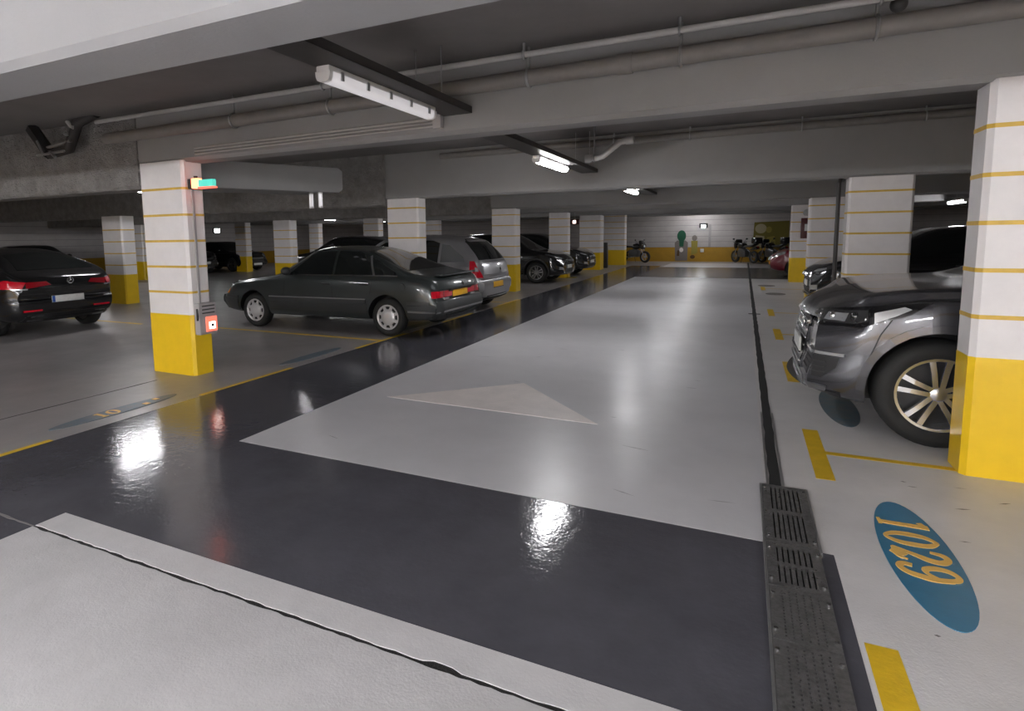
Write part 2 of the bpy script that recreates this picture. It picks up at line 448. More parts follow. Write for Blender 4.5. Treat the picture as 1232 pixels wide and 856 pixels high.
pillar(-6.4, -5.5, 24.9, 25.6, 2.33, 'far pillar with a wide yellow base beside the narrow black gap', 'striped pillars', .74, .95)
pillar(-6.2, -5.2, 28.9, 29.4, 3.1, 'far pillar with a yellow base next to the lone motorbike', 'striped pillars', .74, .95)
for y in (9.1, 14.9, 20.1, 25.3):
    pillar(-14.25, -13.5, y, y + .35, 2.14 if y < 20 else 2.31, 'dim striped pillar in the row beyond the black hatchback', 'pillars of the second row', .72, .95)
for y in (9.6, 14.9, 20.1, 25.3, 30.4):
    pillar(-21.6, -20.9, y, y + .35, 2.14 if y < 20 else 2.31, 'distant pale pillar beyond the second aisle', 'pillars of the third row', .72, .95)
for y in (9.65, 25.3):
    pillar(9.0, 9.7, y, y + .3, 2.27, 'pillar far to the right past the grey SUV', 'pillars on the right', .72, .95)

# ================================================================== LAMPS AND CEILING SERVICES
def lamp_tree(on, n_clip=5, rods=False):
    r = empty('fluorescent_lamp')
    Ln = 1.32
    bevelled(MB().box(-.048, .048, -Ln / 2, Ln / 2, .055, .10), 'housing', 'lamp_body', r, .008)
    pr = [(-.052, .066), (-.050, .036), (-.040, .014), (-.018, .006), (.018, .006), (.040, .014), (.050, .036), (.052, .066)]
    MB().prism_y(pr, -Ln / 2 + .03, Ln / 2 - .03).build('diffuser', {0: 'lamp_off_glow', 1: 'lamp_on', 2: 'lamp_fill'}[int(on)], r, smooth=50)
    for y in ((-.45, .45) if rods else ()): MB().tube([(0, y, .09), (0, y, ZC - 2.40)], .007, 6).build('hanger_rod', 'galv', r)
    for e in (-1, 1):
        MB().prism_y([(x * 1.04, z) for x, z in pr], min(e * (Ln / 2 - .03), e * Ln / 2), max(e * (Ln / 2 - .03), e * Ln / 2)).build('end_cap', 'lamp_body', r, smooth=50)
    for s in (-1, 1):
        for k in range(n_clip):
            y = -Ln / 2 + .12 + k * (Ln - .24) / (n_clip - 1)
            MB().box(min(s * .050, s * .060), max(s * .050, s * .060), y - .012, y + .012, .028, .078).build('clip', 'galv', r)
    return r
def tray_tree(y0, y1, zt):
    r = empty('cable_tray')
    MB().box(-.13, .13, y0, y1, 0, .004).build('tray_floor', 'tray_metal', r)
    for s in (-1, 1):
        MB().box(min(s * .13, s * .126), max(s * .13, s * .126), y0, y1, 0, .055).build('tray_side', 'tray_metal', r)
    for y in (y0 + .3, y1 - .5):
        for s in (-1, 1): MB().tube([(s * .11, y, 0), (s * .11, y, ZC - zt + .01)], .006, 6).build('hanger_rod', 'galv', r)
    return r
lon = lamp_tree(1); loff = lamp_tree(0); lfill = lamp_tree(2, rods=True)
fill_used = [False]
first_on = [True]
def lamp(x, y, z, label, on=True, group='fluorescent lamps on the ceiling', tray=True, trange=None, rz=0):
    if on == 2:
        o = copy_tree(lfill) if fill_used[0] else lfill; fill_used[0] = True
    elif on:
        o = lon if first_on[0] else copy_tree(lon); first_on[0] = False
    else: o = loff
    o.location = (x, y, z); o.rotation_euler.z = rz; tag(o, label, 'lamp', group)
    if tray:
        t = tray_tree(*(trange or (-1.3, 1.3)), z + .1); t.location = (x + .07, 0 if trange else y, z + .1)
        tag(t, 'dark metal cable tray above ' + label, 'cable tray', 'cable trays over the lamps')
LZ = 2.46
lamp(-2.27, 3.50, 2.46, 'unlit white fluorescent lamp hanging before the big beam', on=False, trange=(2.12, 4.51))
lamp(-2.38, 7.75, 2.44, 'glowing fluorescent lamp next to the bent pipe', trange=(4.82, 9.64))
lamp(-2.12, 12.35, 2.36, 'glowing fluorescent lamp half hidden past the second beam', trange=(10.0, 14.8))
for y in (17.6, 22.8, 28.0, 31.9): lamp(-2.1, y, 2.62, 'lit fluorescent lamp hidden between far beams over the lane', trange=(30.75, 32.9) if y > 31 else None)  # the last one is added out of sight to brighten the far wall
lamp(-2.2, -1.6, 2.40, 'unseen fluorescent fill lamp added behind the viewer over the lane', on=2, tray=False)  # boosted unseen lamp to brighten the near slab
lamp(3.4, -1.6, 2.40, 'unseen fluorescent fill lamp added behind the viewer over the right bays', on=2, tray=False)  # unseen extra lamp to brighten the right bay floor
for y in (-4.4, -6.4, -8.0):  # unseen bank of strong tubes, added to light the foreground
    for x in (-9.5, -7, -4.5, -2, .5, 3, 5.5): lamp(x, y, 2.40, 'unseen fluorescent fill lamp of the bank added behind the viewer', on=2, tray=False)
for y in (1.0, 7.25, 12.3, 17.6, 22.8): lamp(-10.4, y, 2.45, 'lit fluorescent lamp over the bays left of the lane')
for y in (12.3, 23.4, 28.0): lamp(-18.8, y, 2.40, 'lit fluorescent lamp over the second aisle')
lamp(4.95, 19.3, 2.19, 'lit fluorescent lamp over the right bays past the grey SUV')

def pipe_run(name, label, pts, r, m, hangers=(), group=None, collars=()):
    o = empty(name, pts[0]); p0 = Vector(pts[0])
    MB().tube([Vector(p) - p0 for p in pts], r, 14).build('pipe_length', m, o, smooth=40)
    for h in hangers:
        h = Vector(h) - p0
        q = MB().tube([h + Vector((0, 0, -r * .2)), h + Vector((0, 0, ZC - h.z - p0.z))], .011, 6)
        q.torus((h.x, h.y, h.z), r + .006, .010, 'x', 18, 6); q.build('hanger', 'galv', o, smooth=50)
    for c in collars:
        c = Vector(c) - p0
        MB().tube([c - Vector((.05, 0, 0)), c + Vector((.05, 0, 0))], r + .010, 14).build('collar', m, o, smooth=40)
    return tag(o, label, 'pipe', group)
ZP = 2.79
pipe_run('drain_pipe', 'thick grey pipe hung along the face of the big beam', [(-6.6, 4.36, 2.706), (12, 4.36, 2.83)], .062, 'pipe',
         [(x, 4.36, 2.75 + x * .0067) for x in (-4.6, -3.40, -1.52, -.43, .67, 1.9)], collars=[(-2.7, 4.36, 2.732), (-.8, 4.36, 2.744)])
pipe_run('conduit_pipe', 'thin pale pipe above the thick pipe on the beam', [(-6.6, 4.25, 2.875), (12, 4.25, 2.895)], .022, 'pipe_light',
         [(x, 4.25, 2.882 + x * .001) for x in (-3.4, -1.52, -.43, .67)])
pipe_run('drain_pipe', 'dark pipe hung along the second beam behind the bent fitting', [(-5, 9.50, 2.98), (12, 9.50, 3.02)], .055, 'pipe',
         [(x, 9.5, 2.99) for x in (-1.9, -.78, .67, 2.05)])
pipe_run('drain_pipe', 'pipe hung along the third beam', [(-5, 14.75, 2.9), (9, 14.75, 2.9)], .055, 'pipe', [(x, 14.75, 2.9) for x in (-3, -1, 1)])
pipe_run('bent_pipe', 'short pale elbow pipe by the glowing lamp', [(-2.12, 8.60, 2.64), (-1.95, 8.60, 2.645), (-1.88, 8.60, 2.66), (-1.64, 8.60, 2.84), (-1.56, 8.60, 2.855), (-1.44, 8.60, 2.857)], .045, 'pipe_light',
         [(-2.0, 8.60, 2.645)], collars=[(-2.08, 8.6, 2.641), (-1.5, 8.6, 2.856)])
for k, (z, r) in enumerate(((2.475, .010), (2.505, .010), (2.535, .012))):
    pipe_run('conduit', ('lowest slim conduit along the face of the big beam', 'middle slim conduit along the face of the big beam', 'uppermost slim conduit on the big beam, bent into the junction box')[k], [(-5.35, 4.50, z - .01), (-2.42, 4.50, z + .012), (-2.36, 4.50, z + .03 if k == 2 else z + .012)], r, 'pipe_light', group='conduits on the big beam')
j = MB().box(-2.42, -2.34, 4.46, 4.515, 2.46, 2.57); tag(bevelled(j, 'junction_box', 'pipe_light', None, .006), 'pale junction box at the end of the conduits', 'junction box')
j = MB().ball((.76, 4.28, 2.845), .045, 14, 9); j.tube([(.76, 4.28, 2.86), (.76, 4.28, 2.97)], .02, 8)
tag(j.build('ceiling_sensor', 'plastic_dark', smooth=50), 'small black round sensor beside the pipe hanger', 'sensor')
pipe_run('drainpipe', 'dark vertical downpipe between the pale pillars', [(1.24, 9.9, 2.26), (1.19, 9.75, 2.26), (1.17, 9.7, 2.2), (1.17, 9.7, 1.6), (1.17, 9.7, 0)], .027, 'tray_metal')

# concrete duct beside the exit-sign pillar
dk = MB().prism_x([(4.79, 2.16), (7.72, 2.27), (7.82, 2.32), (7.82, 2.62), (7.72, 2.66), (4.79, 2.50)], -6.75, -5.92)
tag(bevelled(dk, 'ventilation_duct', 'beam', None, .02), 'grey boxed air duct running back from the exit-sign pillar', 'duct')
for x in (-6.30, -6.12):
    o = empty('hanging_tube', (x + .15, 7.30, 2.012))
    MB().tube([(0, 0, .02), (0, 0, .22)], .032, 12).build('tube', 'lamp_off_glow', o, smooth=50)
    for z in (0, .215): MB().tube([(0, 0, z), (0, 0, z + .025)], .036, 12).build('cap', 'lamp_body', o, smooth=50)
    tag(o, 'short white vertical tube hanging below the air duct', 'tube', 'pair of white tubes under the duct')

# bracket with a broken duct on the rough beam
o = empty('pipe_bracket', (-7.5, 4.3, 2.5))
MB().add([], []).tube([(-.42, 0, .43), (-.10, 0, .10)], .075, 6).build('black_sleeve', 'plastic_dark', o)
MB().tube([(-.30, -.02, .16), (.36, -.02, .22)], .02, 6).build('cross_bar', 'pipe', o)
MB().tube([(-.26, -.06, .09), (.28, -.06, .105)], .016, 6).build('bottom_bar', 'galv', o)
MB().tube([(-.22, -.07, .26), (-.12, -.07, .10)], .014, 6).build('strut', 'galv', o)
MB().tube([(.02, -.07, .11), (.12, -.07, .04)], .018, 6).build('strut', 'galv', o)
MB().tube([(.34, -.03, .44), (.40, -.03, .38), (.45, -.03, .36)], .022, 8).build('elbow', 'pipe_light', o, smooth=50)
MB().tube([(.28, -.03, .30), (.36, -.03, .29)], .02, 8).build('clamp', 'galv', o)
MB().tube([(-.10, 0, .10), (.25, .02, .14), (.45, .02, .42), (.8, .02, .50)], .06, 8).build('duct_hose', 'tray_metal', o, smooth=50)
tag(o, 'metal bracket and black hose fixed to the rough beam', 'bracket')

# exit sign and call box on the left pillar
o = empty('exit_sign', (-5.56, 4.62, 2.16))
bevelled(MB().box(0, .09, -.07, .07, -.055, .055), 'sign_mount', 'plastic_dark', o, .006)
bevelled(MB().box(.075, .175, -.085, -.02, -.052, .055), 'red_light', 'exit_red', o, .008)
bevelled(MB().box(.172, .40, -.08, -.03, -.040, .036), 'green_panel', 'exit_green', o, .006)
MB().box(.17, .41, -.083, -.027, -.060, -.040).build('red_rail', 'call_red', o)
MB().tube([(.05, 0, .055), (.05, 0, .09)], .022, 8).build('cap', 'plastic_dark', o)
tag(o, 'glowing red and green exit sign projecting from the striped pillar', 'exit sign')
o = empty('alarm_box', (-5.566, 4.66, .47))
bevelled(MB().box(0, .085, -.13, .11, 0, .36), 'casing', 'plastic_grey', o, .012)
bevelled(MB().box(.082, .10, -.05, .10, .03, .20), 'red_frame', 'call_red', o, .005)
bevelled(MB().box(.098, .108, -.015, .065, .06, .14), 'lit_window', 'call_glow', o, .004)
MB().box(.106, .112, .005, .045, .085, .12).build('button', 'plastic_dark', o)
MB().tube([(.06, -.135, .30), (.08, -.15, .22), (.06, -.135, .17)], .012, 6).build('cable_loop', 'plastic_dark', o)
for z in (.24, .28, .32): MB().box(.084, .09, -.09, .08, z, z + .012).build('vent_slot', 'plastic_dark', o)
tag(o, 'grey alarm call box with a glowing red frame on the yellow pillar base', 'alarm box')
o = MB().box(-5.572, -5.552, 4.60, 4.625, .83, 2.11).build('cable_trunking', 'plastic_grey')
tag(o, 'thin vertical cable trunking between exit sign and alarm box', 'trunking')

# hose cabinet on the far right pillar
o = empty('hose_cabinet', (1.66, 20.1, 1.32))
bevelled(MB().box(-.15, .15, -.16, -.004, 0, .60), 'cabinet_body', 'cabinet_red', o, .01)
MB().box(-.06, .05, -.168, -.158, .22, .42).build('notice', 'plate_white', o)
MB().lathe_y([(0, -.20), (.10, -.20), (.11, -.05), (0, -.05)], 18, (0, 0, .76)).build('bell', 'galv', o, smooth=40)
tag(o, 'dark red hose cabinet with a round grey bell above', 'cabinet')

# ================================================================== DRAIN
def drain():
    r = empty('drain_cover', (.265, 2.0, 0))
    x0, x1 = -.115, .115
    MB().box(x0, x1, -3.0, 1.87, .0006, .004).build('channel_bed', 'drain_dark', r)
    def plate(ya, yb, rows, cols, hw, hl, slots=False):
        q = MB(); cx = [x0 + .035 + (x1 - x0 - .07) * (c + .5) / cols for c in range(cols)]
        xs = [x0] + [v for c in cx for v in (c - hw / 2, c + hw / 2)] + [x1]
        cyy = [ya + .02 + (yb - ya - .04) * (k + .5) / rows for k in range(rows)]
        ys = [ya] + [v for c in cyy for v in (c - hl / 2, c + hl / 2)] + [yb]
        nx = len(xs); vs = [(x, y, .016) for y in ys for x in xs]; fs = []
        for jy in range(len(ys) - 1):
            for ix in range(nx - 1):
                if jy % 2 == 1 and ix % 2 == 1: continue
                fs.append((jy * nx + ix, jy * nx + ix + 1, (jy + 1) * nx + ix + 1, (jy + 1) * nx + ix))
        me = bpy.data.meshes.new('cover_plate'); me.from_pydata(vs, [], fs)
        bm = bmesh.new(); bm.from_mesh(me)
        g = bmesh.ops.extrude_face_region(bm, geom=list(bm.faces))
        for v in [e for e in g['geom'] if isinstance(e, bmesh.types.BMVert)]: v.co.z = .006
        bmesh.ops.recalc_face_normals(bm, faces=bm.faces); bm.to_mesh(me); bm.free()
        p = link('cover_plate', me, r, 'drain_metal')
        for s in (x0 + .014, x1 - .014):
            for y in (ya + .06, yb - .06):
                MB().lathe_y([(0, 0), (.008, 0), (.008, .006), (0, .006)], 10).build('screw', 'screw', p, loc=(s, y, .0155)).rotation_euler = (PI / 2, 0, 0)
    plate(1.13, 1.86, 2, 7, .007, .30, True)
    plate(.725, 1.125, 2, 7, .007, .15, True)
    plate(.35, .72, 16, 6, .007, .010)
    plate(-.30, .345, 28, 6, .008, .011)
    plate(-.95, -.305, 28, 6, .008, .011)
    plate(-1.6, -.955, 28, 6, .008, .011)
    MB().box(x0 - .012, x0 - .001, -3, 1.87, .001, .014).build('frame_rail', 'galv', r)
    MB().box(x1 + .001, x1 + .012, 1.10, 1.87, .001, .014).build('frame_rail', 'galv', r)
    tag(r, 'perforated dark metal drain cover set in the floor', 'drain cover')
drain()
r = empty('slot_drain', (.225, 3.88, 0))
ed = ragged(0, 28, -.032, .004, 160, 8); ed2 = ragged(28, 0, .032, .004, 160, 9)
MB().prism([(v, u) for u, v in ed][::-1] + [(v, u) for u, v in ed2][::-1], .0006, .0052).build('slot', 'drain_dark', r)
for s in (-1, 1): MB().box(s * .042 - .007, s * .042 + .007, 0, 1.6, .0006, .0062).build('slot_edge', 'galv', r)
MB().box(-.10, .10, 8.2, 8.3, .0006, .0058).build('slot_joint', 'drain_dark', r)
tag(r, 'long narrow dark drain slot running down the lane', 'drain')
# distant manhole plates
for (x, y) in ((.62, 18.6), (.75, 16.2)):
    tag(MB().prism([(x + .22 * math.cos(i * PI / 12), y + .3 * math.sin(i * PI / 12)) for i in range(24)], .0021, .006).build('floor_plate', 'pipe'), 'round worn floor plate right of the drain slot', 'manhole', 'floor plates')
# ================================================================== CARS
def pchip(keys):
    xs = np.array([k[0] for k in keys], float); ys = np.array([k[1] for k in keys], float)
    h = np.diff(xs); d = np.diff(ys) / h; m = np.zeros(len(xs))
    m[0], m[-1] = d[0], d[-1]
    for i in range(1, len(xs) - 1):
        if d[i - 1] * d[i] > 0:
            w1, w2 = 2 * h[i] + h[i - 1], h[i] + 2 * h[i - 1]
            m[i] = (w1 + w2) / (w1 / d[i - 1] + w2 / d[i])
    def f(x):
        x = min(max(x, xs[0]), xs[-1]); i = min(max(int(np.searchsorted(xs, x)) - 1, 0), len(h) - 1)
        t = (x - xs[i]) / h[i]
        return float((2 * t ** 3 - 3 * t * t + 1) * ys[i] + (t ** 3 - 2 * t * t + t) * h[i] * m[i] + (-2 * t ** 3 + 3 * t * t) * ys[i + 1] + (t ** 3 - t * t) * h[i] * m[i + 1])
    return f
def sstep(t): t = min(max(t, 0), 1); return t * t * (3 - 2 * t)

class Car:
    def __init__(s, name, sp):
        s.sp = sp; s.root = empty(name); s.paint = sp['paint']
        s.make_body()
    # -------- lofted shell with wheel openings
    def make_body(s):
        sp = s.sp; L = sp['L']; top = pchip(sp['top']); belt = pchip(sp['belt']); bot = pchip(sp['bot']); plan = pchip(sp['plan'])
        roofw = sp.get('roofw', .70); fo, ro = pchip(sp['fo']), pchip(sp['ro'])
        N = 84; vs = []; k = None
        for i in range(N):
            t = -1 + 2 * i / (N - 1); x = L / 2 * (.62 * t + .38 * math.sin(PI / 2 * t))
            tp, bl, bt, w = top(x), belt(x), bot(x), plan(x)
            bl = min(bl, tp - .02); cab = sstep((tp - bl - .04) / .38)
            rw = (.90 * (1 - cab) + roofw * cab) * w
            mid = bt + (bl - bt) * .55
            P = [(0, bt), (.6 * w, bt), (.90 * w, bt + .01), (.965 * w, bt + .09), (.99 * w, bt + .5 * (mid - bt)), (w, mid), (w * .992, mid + .5 * (bl - mid)), (.972 * w, bl - .035),
                 (.945 * w, bl), (.5 * (.935 * w + rw) + .012 * cab, .5 * (bl + tp - .05)), (rw, tp - .012 - .065 * cab), (rw * .86, tp - .006 - .018 * cab), (rw * .5, tp - .004), (0, tp)]
            for _ in range(sp.get('ck', 2)):
                Q = [P[0]]
                for a, b in zip(P[:-1], P[1:]):
                    Q += [(a[0] * .75 + b[0] * .25, a[1] * .75 + b[1] * .25), (a[0] * .25 + b[0] * .75, a[1] * .25 + b[1] * .75)]
                P = Q + [P[-1]]
            k = len(P)
            wf = sstep((x - (L / 2 - sp.get('fz', .55))) / sp.get('fz', .55)); wr = sstep((-x - (L / 2 - sp.get('rz', .55))) / sp.get('rz', .55))
            for sg in (1, -1):
                rng = range(k) if sg == 1 else range(k - 2, 0, -1)
                for q in rng:
                    y, z = P[q]
                    xx = x + wf * (fo(z) - sp['fcurv'] * (y / plan(0)) ** 2) - wr * (ro(z) - sp['rcurv'] * (y / plan(0)) ** 2)
                    vs.append((xx, sg * y, z))
        n = 2 * k - 2; fs = []
        for i in range(N - 1):
            for q in range(n): fs.append((i * n + q, i * n + (q + 1) % n, (i + 1) * n + (q + 1) % n, (i + 1) * n + q))
        for base, fl in ((0, 1), ((N - 1) * n, 0)):
            for q in range(k - 1):
                a, b = base + q, base + q + 1
                c, d = base + (n - q - 1 if q + 1 < k - 1 else k - 1), base + ((n - q) % n)
                f = [a, b, c, d]; f = list(dict.fromkeys(f))
                if len(f) > 2: fs.append(tuple(f[::-1] if fl else f))
        me = bpy.data.meshes.new('body'); me.from_pydata(vs, [], fs)
        bm = bmesh.new(); bm.from_mesh(me); bmesh.ops.recalc_face_normals(bm, faces=bm.faces); bm.to_mesh(me); bm.free()
        body = link('body', me, None, s.paint); me.materials.append(MATS['black_trim'])
        ct = MB(); R = sp['arch']; w = plan(0)
        for ax in sp['axles']:
            for sg in (1, -1):
                y0, y1 = sorted((sg * (w - .30), sg * (w + .3)))
                ct.lathe_y([(0, y0), (R, y0), (R, y1), (0, y1)], 40, (ax, 0, sp['wr'] + .01))
        cme = ct.mesh('cut'); cut = link('cut', cme)
        md = body.modifiers.new('b', 'BOOLEAN'); md.operation = 'DIFFERENCE'; md.object = cut; md.solver = 'EXACT'
        dg = bpy.context.evaluated_depsgraph_get()
        new = bpy.data.meshes.new_from_object(body.evaluated_get(dg))
        body.modifiers.clear(); body.data = new; bpy.data.objects.remove(cut)
        bm = bmesh.new(); bm.from_mesh(new); kill = []
        for f in bm.faces:
            c = f.calc_center_median()
            if any(math.hypot(c.x - ax, c.z - sp['wr'] - .01) < R - .012 for ax in sp['axles']) and abs(c.y) > w - .27: kill.append(f)
        bmesh.ops.delete(bm, geom=kill, context='FACES'); bm.to_mesh(new); bm.free()
        for p in new.polygons:
            c = p.center; ins = False
            for ax in sp['axles']:
                d = math.hypot(c.x - ax, c.z - sp['wr'] - .01)
                if d < R + .002 and (d > R - .03 and abs(p.normal.y) < .5 or abs(c.y) < w - .28 and d < R - .001 and abs(p.normal.y) > .9 and abs(c.y) > w - .32): ins = True
            p.material_index = 1 if ins or c.z < bot(0) + .012 else 0
        new.shade_smooth(); new.set_sharp_from_angle(angle=math.radians(38))
        body.parent = s.root; s.body = body
        s.bvh = BVHTree.FromPolygons([v.co.copy() for v in new.vertices], [tuple(p.vertices) for p in new.polygons])
    # -------- conforming panel: outline given as rough 3d points, thrown on the body along angle phi (degrees, 0 = front, 90 = left side)
    def patch(s, name, pts, phi, m, off=.004, cell=.07, parent=None, mirror=False, thick=.012, smooth=True):
        out = None
        for sg in ((1, -1) if mirror else (1,)):
            a = math.radians(phi) * sg; d = Vector((math.cos(a), math.sin(a), 0)); sx = Vector((-math.sin(a), math.cos(a), 0))
            poly = [(sx.dot(Vector((p[0], sg * p[1], 0))), p[2]) for p in pts]
            bm = bmesh.new(); bm.faces.new([bm.verts.new((u, v, 0)) for u, v in poly])
            us = [p[0] for p in poly]; zs = [p[1] for p in poly]
            for lo, hi, no in ((min(us), max(us), (1, 0, 0)), (min(zs), max(zs), (0, 1, 0))):
                kk = int((hi - lo) / cell)
                for i in range(1, kk + 1):
                    c = lo + (hi - lo) * i / (kk + 1)
                    bmesh.ops.bisect_plane(bm, geom=list(bm.verts) + list(bm.edges) + list(bm.faces), plane_co=Vector(no) * c, plane_no=no, dist=1e-5)
            inner = {}
            for v in bm.verts:
                o = sx * v.co.x + Vector((0, 0, v.co.y)) + d * 6
                hit, nn, _, _ = s.bvh.ray_cast(o, -d)
                if hit is None or (hit - o).length > 8:
                    g = sx * v.co.x + Vector((0, 0, v.co.y)); g += d * (s.sp['L'] / 2 if abs(d.x) > .7 else s.sp['W'] / 2)
                    hit, nn, _, _ = s.bvh.find_nearest(g); hit = sx * v.co.x + Vector((0, 0, v.co.y)) + d * hit.dot(d); nn = d.copy()
                z_ = v.co.y; flat_ = sx * v.co.x + Vector((0, 0, z_)); dep = hit.dot(d)
                if abs(d.y) > .9 and z_ < .55 and dep < .35 * s.sp['W']: hit = flat_ + d * .485 * s.sp['W']; nn = d.copy()
                elif abs(d.x) > .9 and z_ < .9 and dep < s.sp['L'] / 2 - .6: hit = flat_ + d * (s.sp['L'] / 2 - .2); nn = d.copy()
                if nn.dot(d) < 0: nn = -nn
                v.co = hit + nn * off; inner[v] = hit - nn * (thick - off)
            for f in bm.faces:
                f.normal_update()
                if f.normal.dot(d) < 0: f.normal_flip()
            be = [e for e in bm.edges if e.is_boundary]; nv = {}
            for e in be:
                for v in e.verts:
                    if v not in nv: nv[v] = bm.verts.new(inner[v])
            for e in be:
                lp = e.link_loops[0]; v1, v2 = lp.vert, lp.link_loop_next.vert
                try: bm.faces.new([v2, v1, nv[v1], nv[v2]])
                except ValueError: pass
            me = bpy.data.meshes.new(name); bm.to_mesh(me); bm.free()
            if smooth: me.shade_smooth(); me.set_sharp_from_angle(angle=math.radians(35))
            o = link(name, me, parent or s.root, m)
            out = out or o
        return out
    def seam(s, pts, phi, w=.007, m='seam', name='panel_seam', off=.0015, mirror=True, parent=None):
        """thin line along a path"""
        for a, b in zip(pts[:-1], pts[1:]):
            A, B = Vector(a), Vector(b); t = (B - A).normalized()
            an = math.radians(phi); sx = Vector((-math.sin(an), math.cos(an), 0)); dn = Vector((math.cos(an), math.sin(an), 0))
            n = t.cross(dn).normalized() * w / 2
            s.patch(name, [A - n, B - n, B + n, A + n], phi, m, off, .12, mirror=mirror, thick=.004, parent=parent)
    def surf(s, x, y, z, phi):
        a = math.radians(phi); d = Vector((math.cos(a), math.sin(a), 0)); p = Vector((x, y, z))
        hit, nn, _, _ = s.bvh.ray_cast(p + d * 4, -d)
        return hit if hit else p
    # -------- wheels
    def wheels(s):
        sp = s.sp; r = sp['wr']; tw = sp.get('tw', .21); rr = sp.get('rr', .64) * r; plan = sp['W'] / 2
        first = None
        prof = [(rr, -tw / 2 + .012), (rr + .02, -tw / 2 + .002), (.5 * (rr + r), -tw / 2 - .004), (r - .025, -tw / 2 + .008), (r - .004, -tw / 2 + .035), (r, -.02), (r, .02), (r - .004, tw / 2 - .035), (r - .025, tw / 2 - .008), (.5 * (rr + r), tw / 2 + .004), (rr + .02, tw / 2 - .002), (rr, tw / 2 - .012), (rr, -tw / 2 + .012)]
        for ax in sp['axles']:
            for sg in (1, -1):
                loc = (ax, sg * (plan - tw / 2 - sp.get('inset', .035)), r)
                if first is None:
                    wh = MB().lathe_y(prof, 40).build('wheel', 'tyre', s.root, smooth=40)
                    s.rim(wh, r, rr, tw); first = wh
                else: wh = copy_tree(first, s.root)
                wh.location = loc
                if sg == -1: wh.rotation_euler = (0, 0, PI)
    def rim(s, wh, r, rr, tw):
        st = s.sp.get('rim', 'spoke'); f = tw / 2 - .012      # outer face at +y
        MB().lathe_y([(rr, f), (rr - .018, f - .004), (rr - .026, f - .03), (rr - .05, -tw / 2 + .02), (rr, -tw / 2 + .02), (rr, f)], 40).build('rim', s.sp.get('rimmat', 'alloy'), wh, smooth=40)
        MB().lathe_y([(0, f - .10), (rr - .035, f - .10), (rr - .035, f - .11), (0, f - .11)], 32).build('brake_disc', 'black_trim', wh, smooth=40)
        mm = s.sp.get('rimmat', 'alloy')
        if st == 'hubcap':
            MB().lathe_y([(0, f + .012), (.06, f + .010), (rr * .60, f + .004), (rr * .64, f - .006), (rr * .64, f - .02), (0, f - .02)], 32).build('hubcap', mm, wh, smooth=50)
            MB().lathe_y([(rr * .86, f - .004), (rr * .985, f + .006), (rr * .99, f - .006), (rr * .86, f - .02), (rr * .86, f - .004)], 40).build('hubcap_ring', mm, wh, smooth=40)
            for k in range(8):
                a = 2 * PI * (k + .5) / 8; ca, sa = math.cos(a), math.sin(a); w = .026
                q = MB(); pts = []
                for rad, ww in ((rr * .58, w), (rr * .90, w * .85)):
                    for e in (-1, 1): pts.append((ca * rad - sa * ww * e, sa * rad + ca * ww * e))
                a0, a1, b0, b1 = pts
                q.add([(p[0], f + .002, p[1]) for p in (a0, a1, b1, b0)] + [(p[0], f - .015, p[1]) for p in (a0, a1, b1, b0)],
                      [(0, 1, 2, 3), (7, 6, 5, 4), (0, 4, 5, 1), (1, 5, 6, 2), (2, 6, 7, 3), (3, 7, 4, 0)])
                q.build('hubcap_spoke', mm, wh)
            MB().lathe_y([(0, f - .03), (rr * .95, f - .03), (rr * .95, f - .035), (0, f - .035)], 32).build('hubcap_back', 'black_trim', wh)
        else:
            n = s.sp.get('spokes', 5); dbl = s.sp.get('dbl', True)
            MB().lathe_y([(0, f - .016), (.035, f - .018), (.052, f - .026), (.052, f - .06), (0, f - .06)], 24).build('hub', mm, wh, smooth=40)
            for k in range(n):
                for e in ((-1, 1) if dbl else (0,)):
                    a = 2 * PI * k / n + PI / 2; q = MB(); pts = []
                    for rad, ww, o, dy in ((.04, .020, .018 * e, -.024), (rr * .6, .021, .034 * e, -.014), (rr - .01, .023, .052 * e if dbl else 0, -.010)):
                        if not dbl: ww *= 1.7
                        ca, sa = math.cos(a), math.sin(a)
                        for g in (-1, 1): pts.append((ca * rad - sa * (o + ww * g * .8), f + dy, sa * rad + ca * (o + ww * g * .8)))
                    lo = [(p[0], p[1] - .03, p[2]) for p in pts]
                    q.add(pts + lo, [(0, 2, 3, 1), (2, 4, 5, 3), (0, 6, 8, 2), (2, 8, 10, 4), (1, 3, 9, 7), (3, 5, 11, 9), (6, 7, 9, 8), (8, 9, 11, 10), (0, 1, 7, 6), (4, 10, 11, 5)])
                    q.build('spoke', mm, wh)
    def mirrors(s, x, z, m=None):
        for sg in (1, -1):
            p = s.surf(x, sg * 1, z, 90 * sg); q = MB()
            q.ball((0, 0, 0), 1, 14, 9, (.07, .10, .07))
            o = q.build('wing_mirror', m or s.paint, s.root, smooth=60, loc=(p.x, p.y + sg * .10, p.z + .05))
            MB().box(-.02, .02, -.11, 0.03, -.05, -.02).build('mirror_arm', 'black_trim', o, loc=(0, -.0 if sg == 1 else .08, -.01))
    def handles(s, spots, m=None):
        for x, z in spots:
            for sg in (1, -1):
                p = s.surf(x, sg, z, 90 * sg)
                o = bevelled(MB().box(-.085, .085, -.008, .016, -.016, .016), 'door_handle', m or s.paint, s.root, .006, loc=(p.x, p.y + (0 if sg == 1 else -.008), p.z))
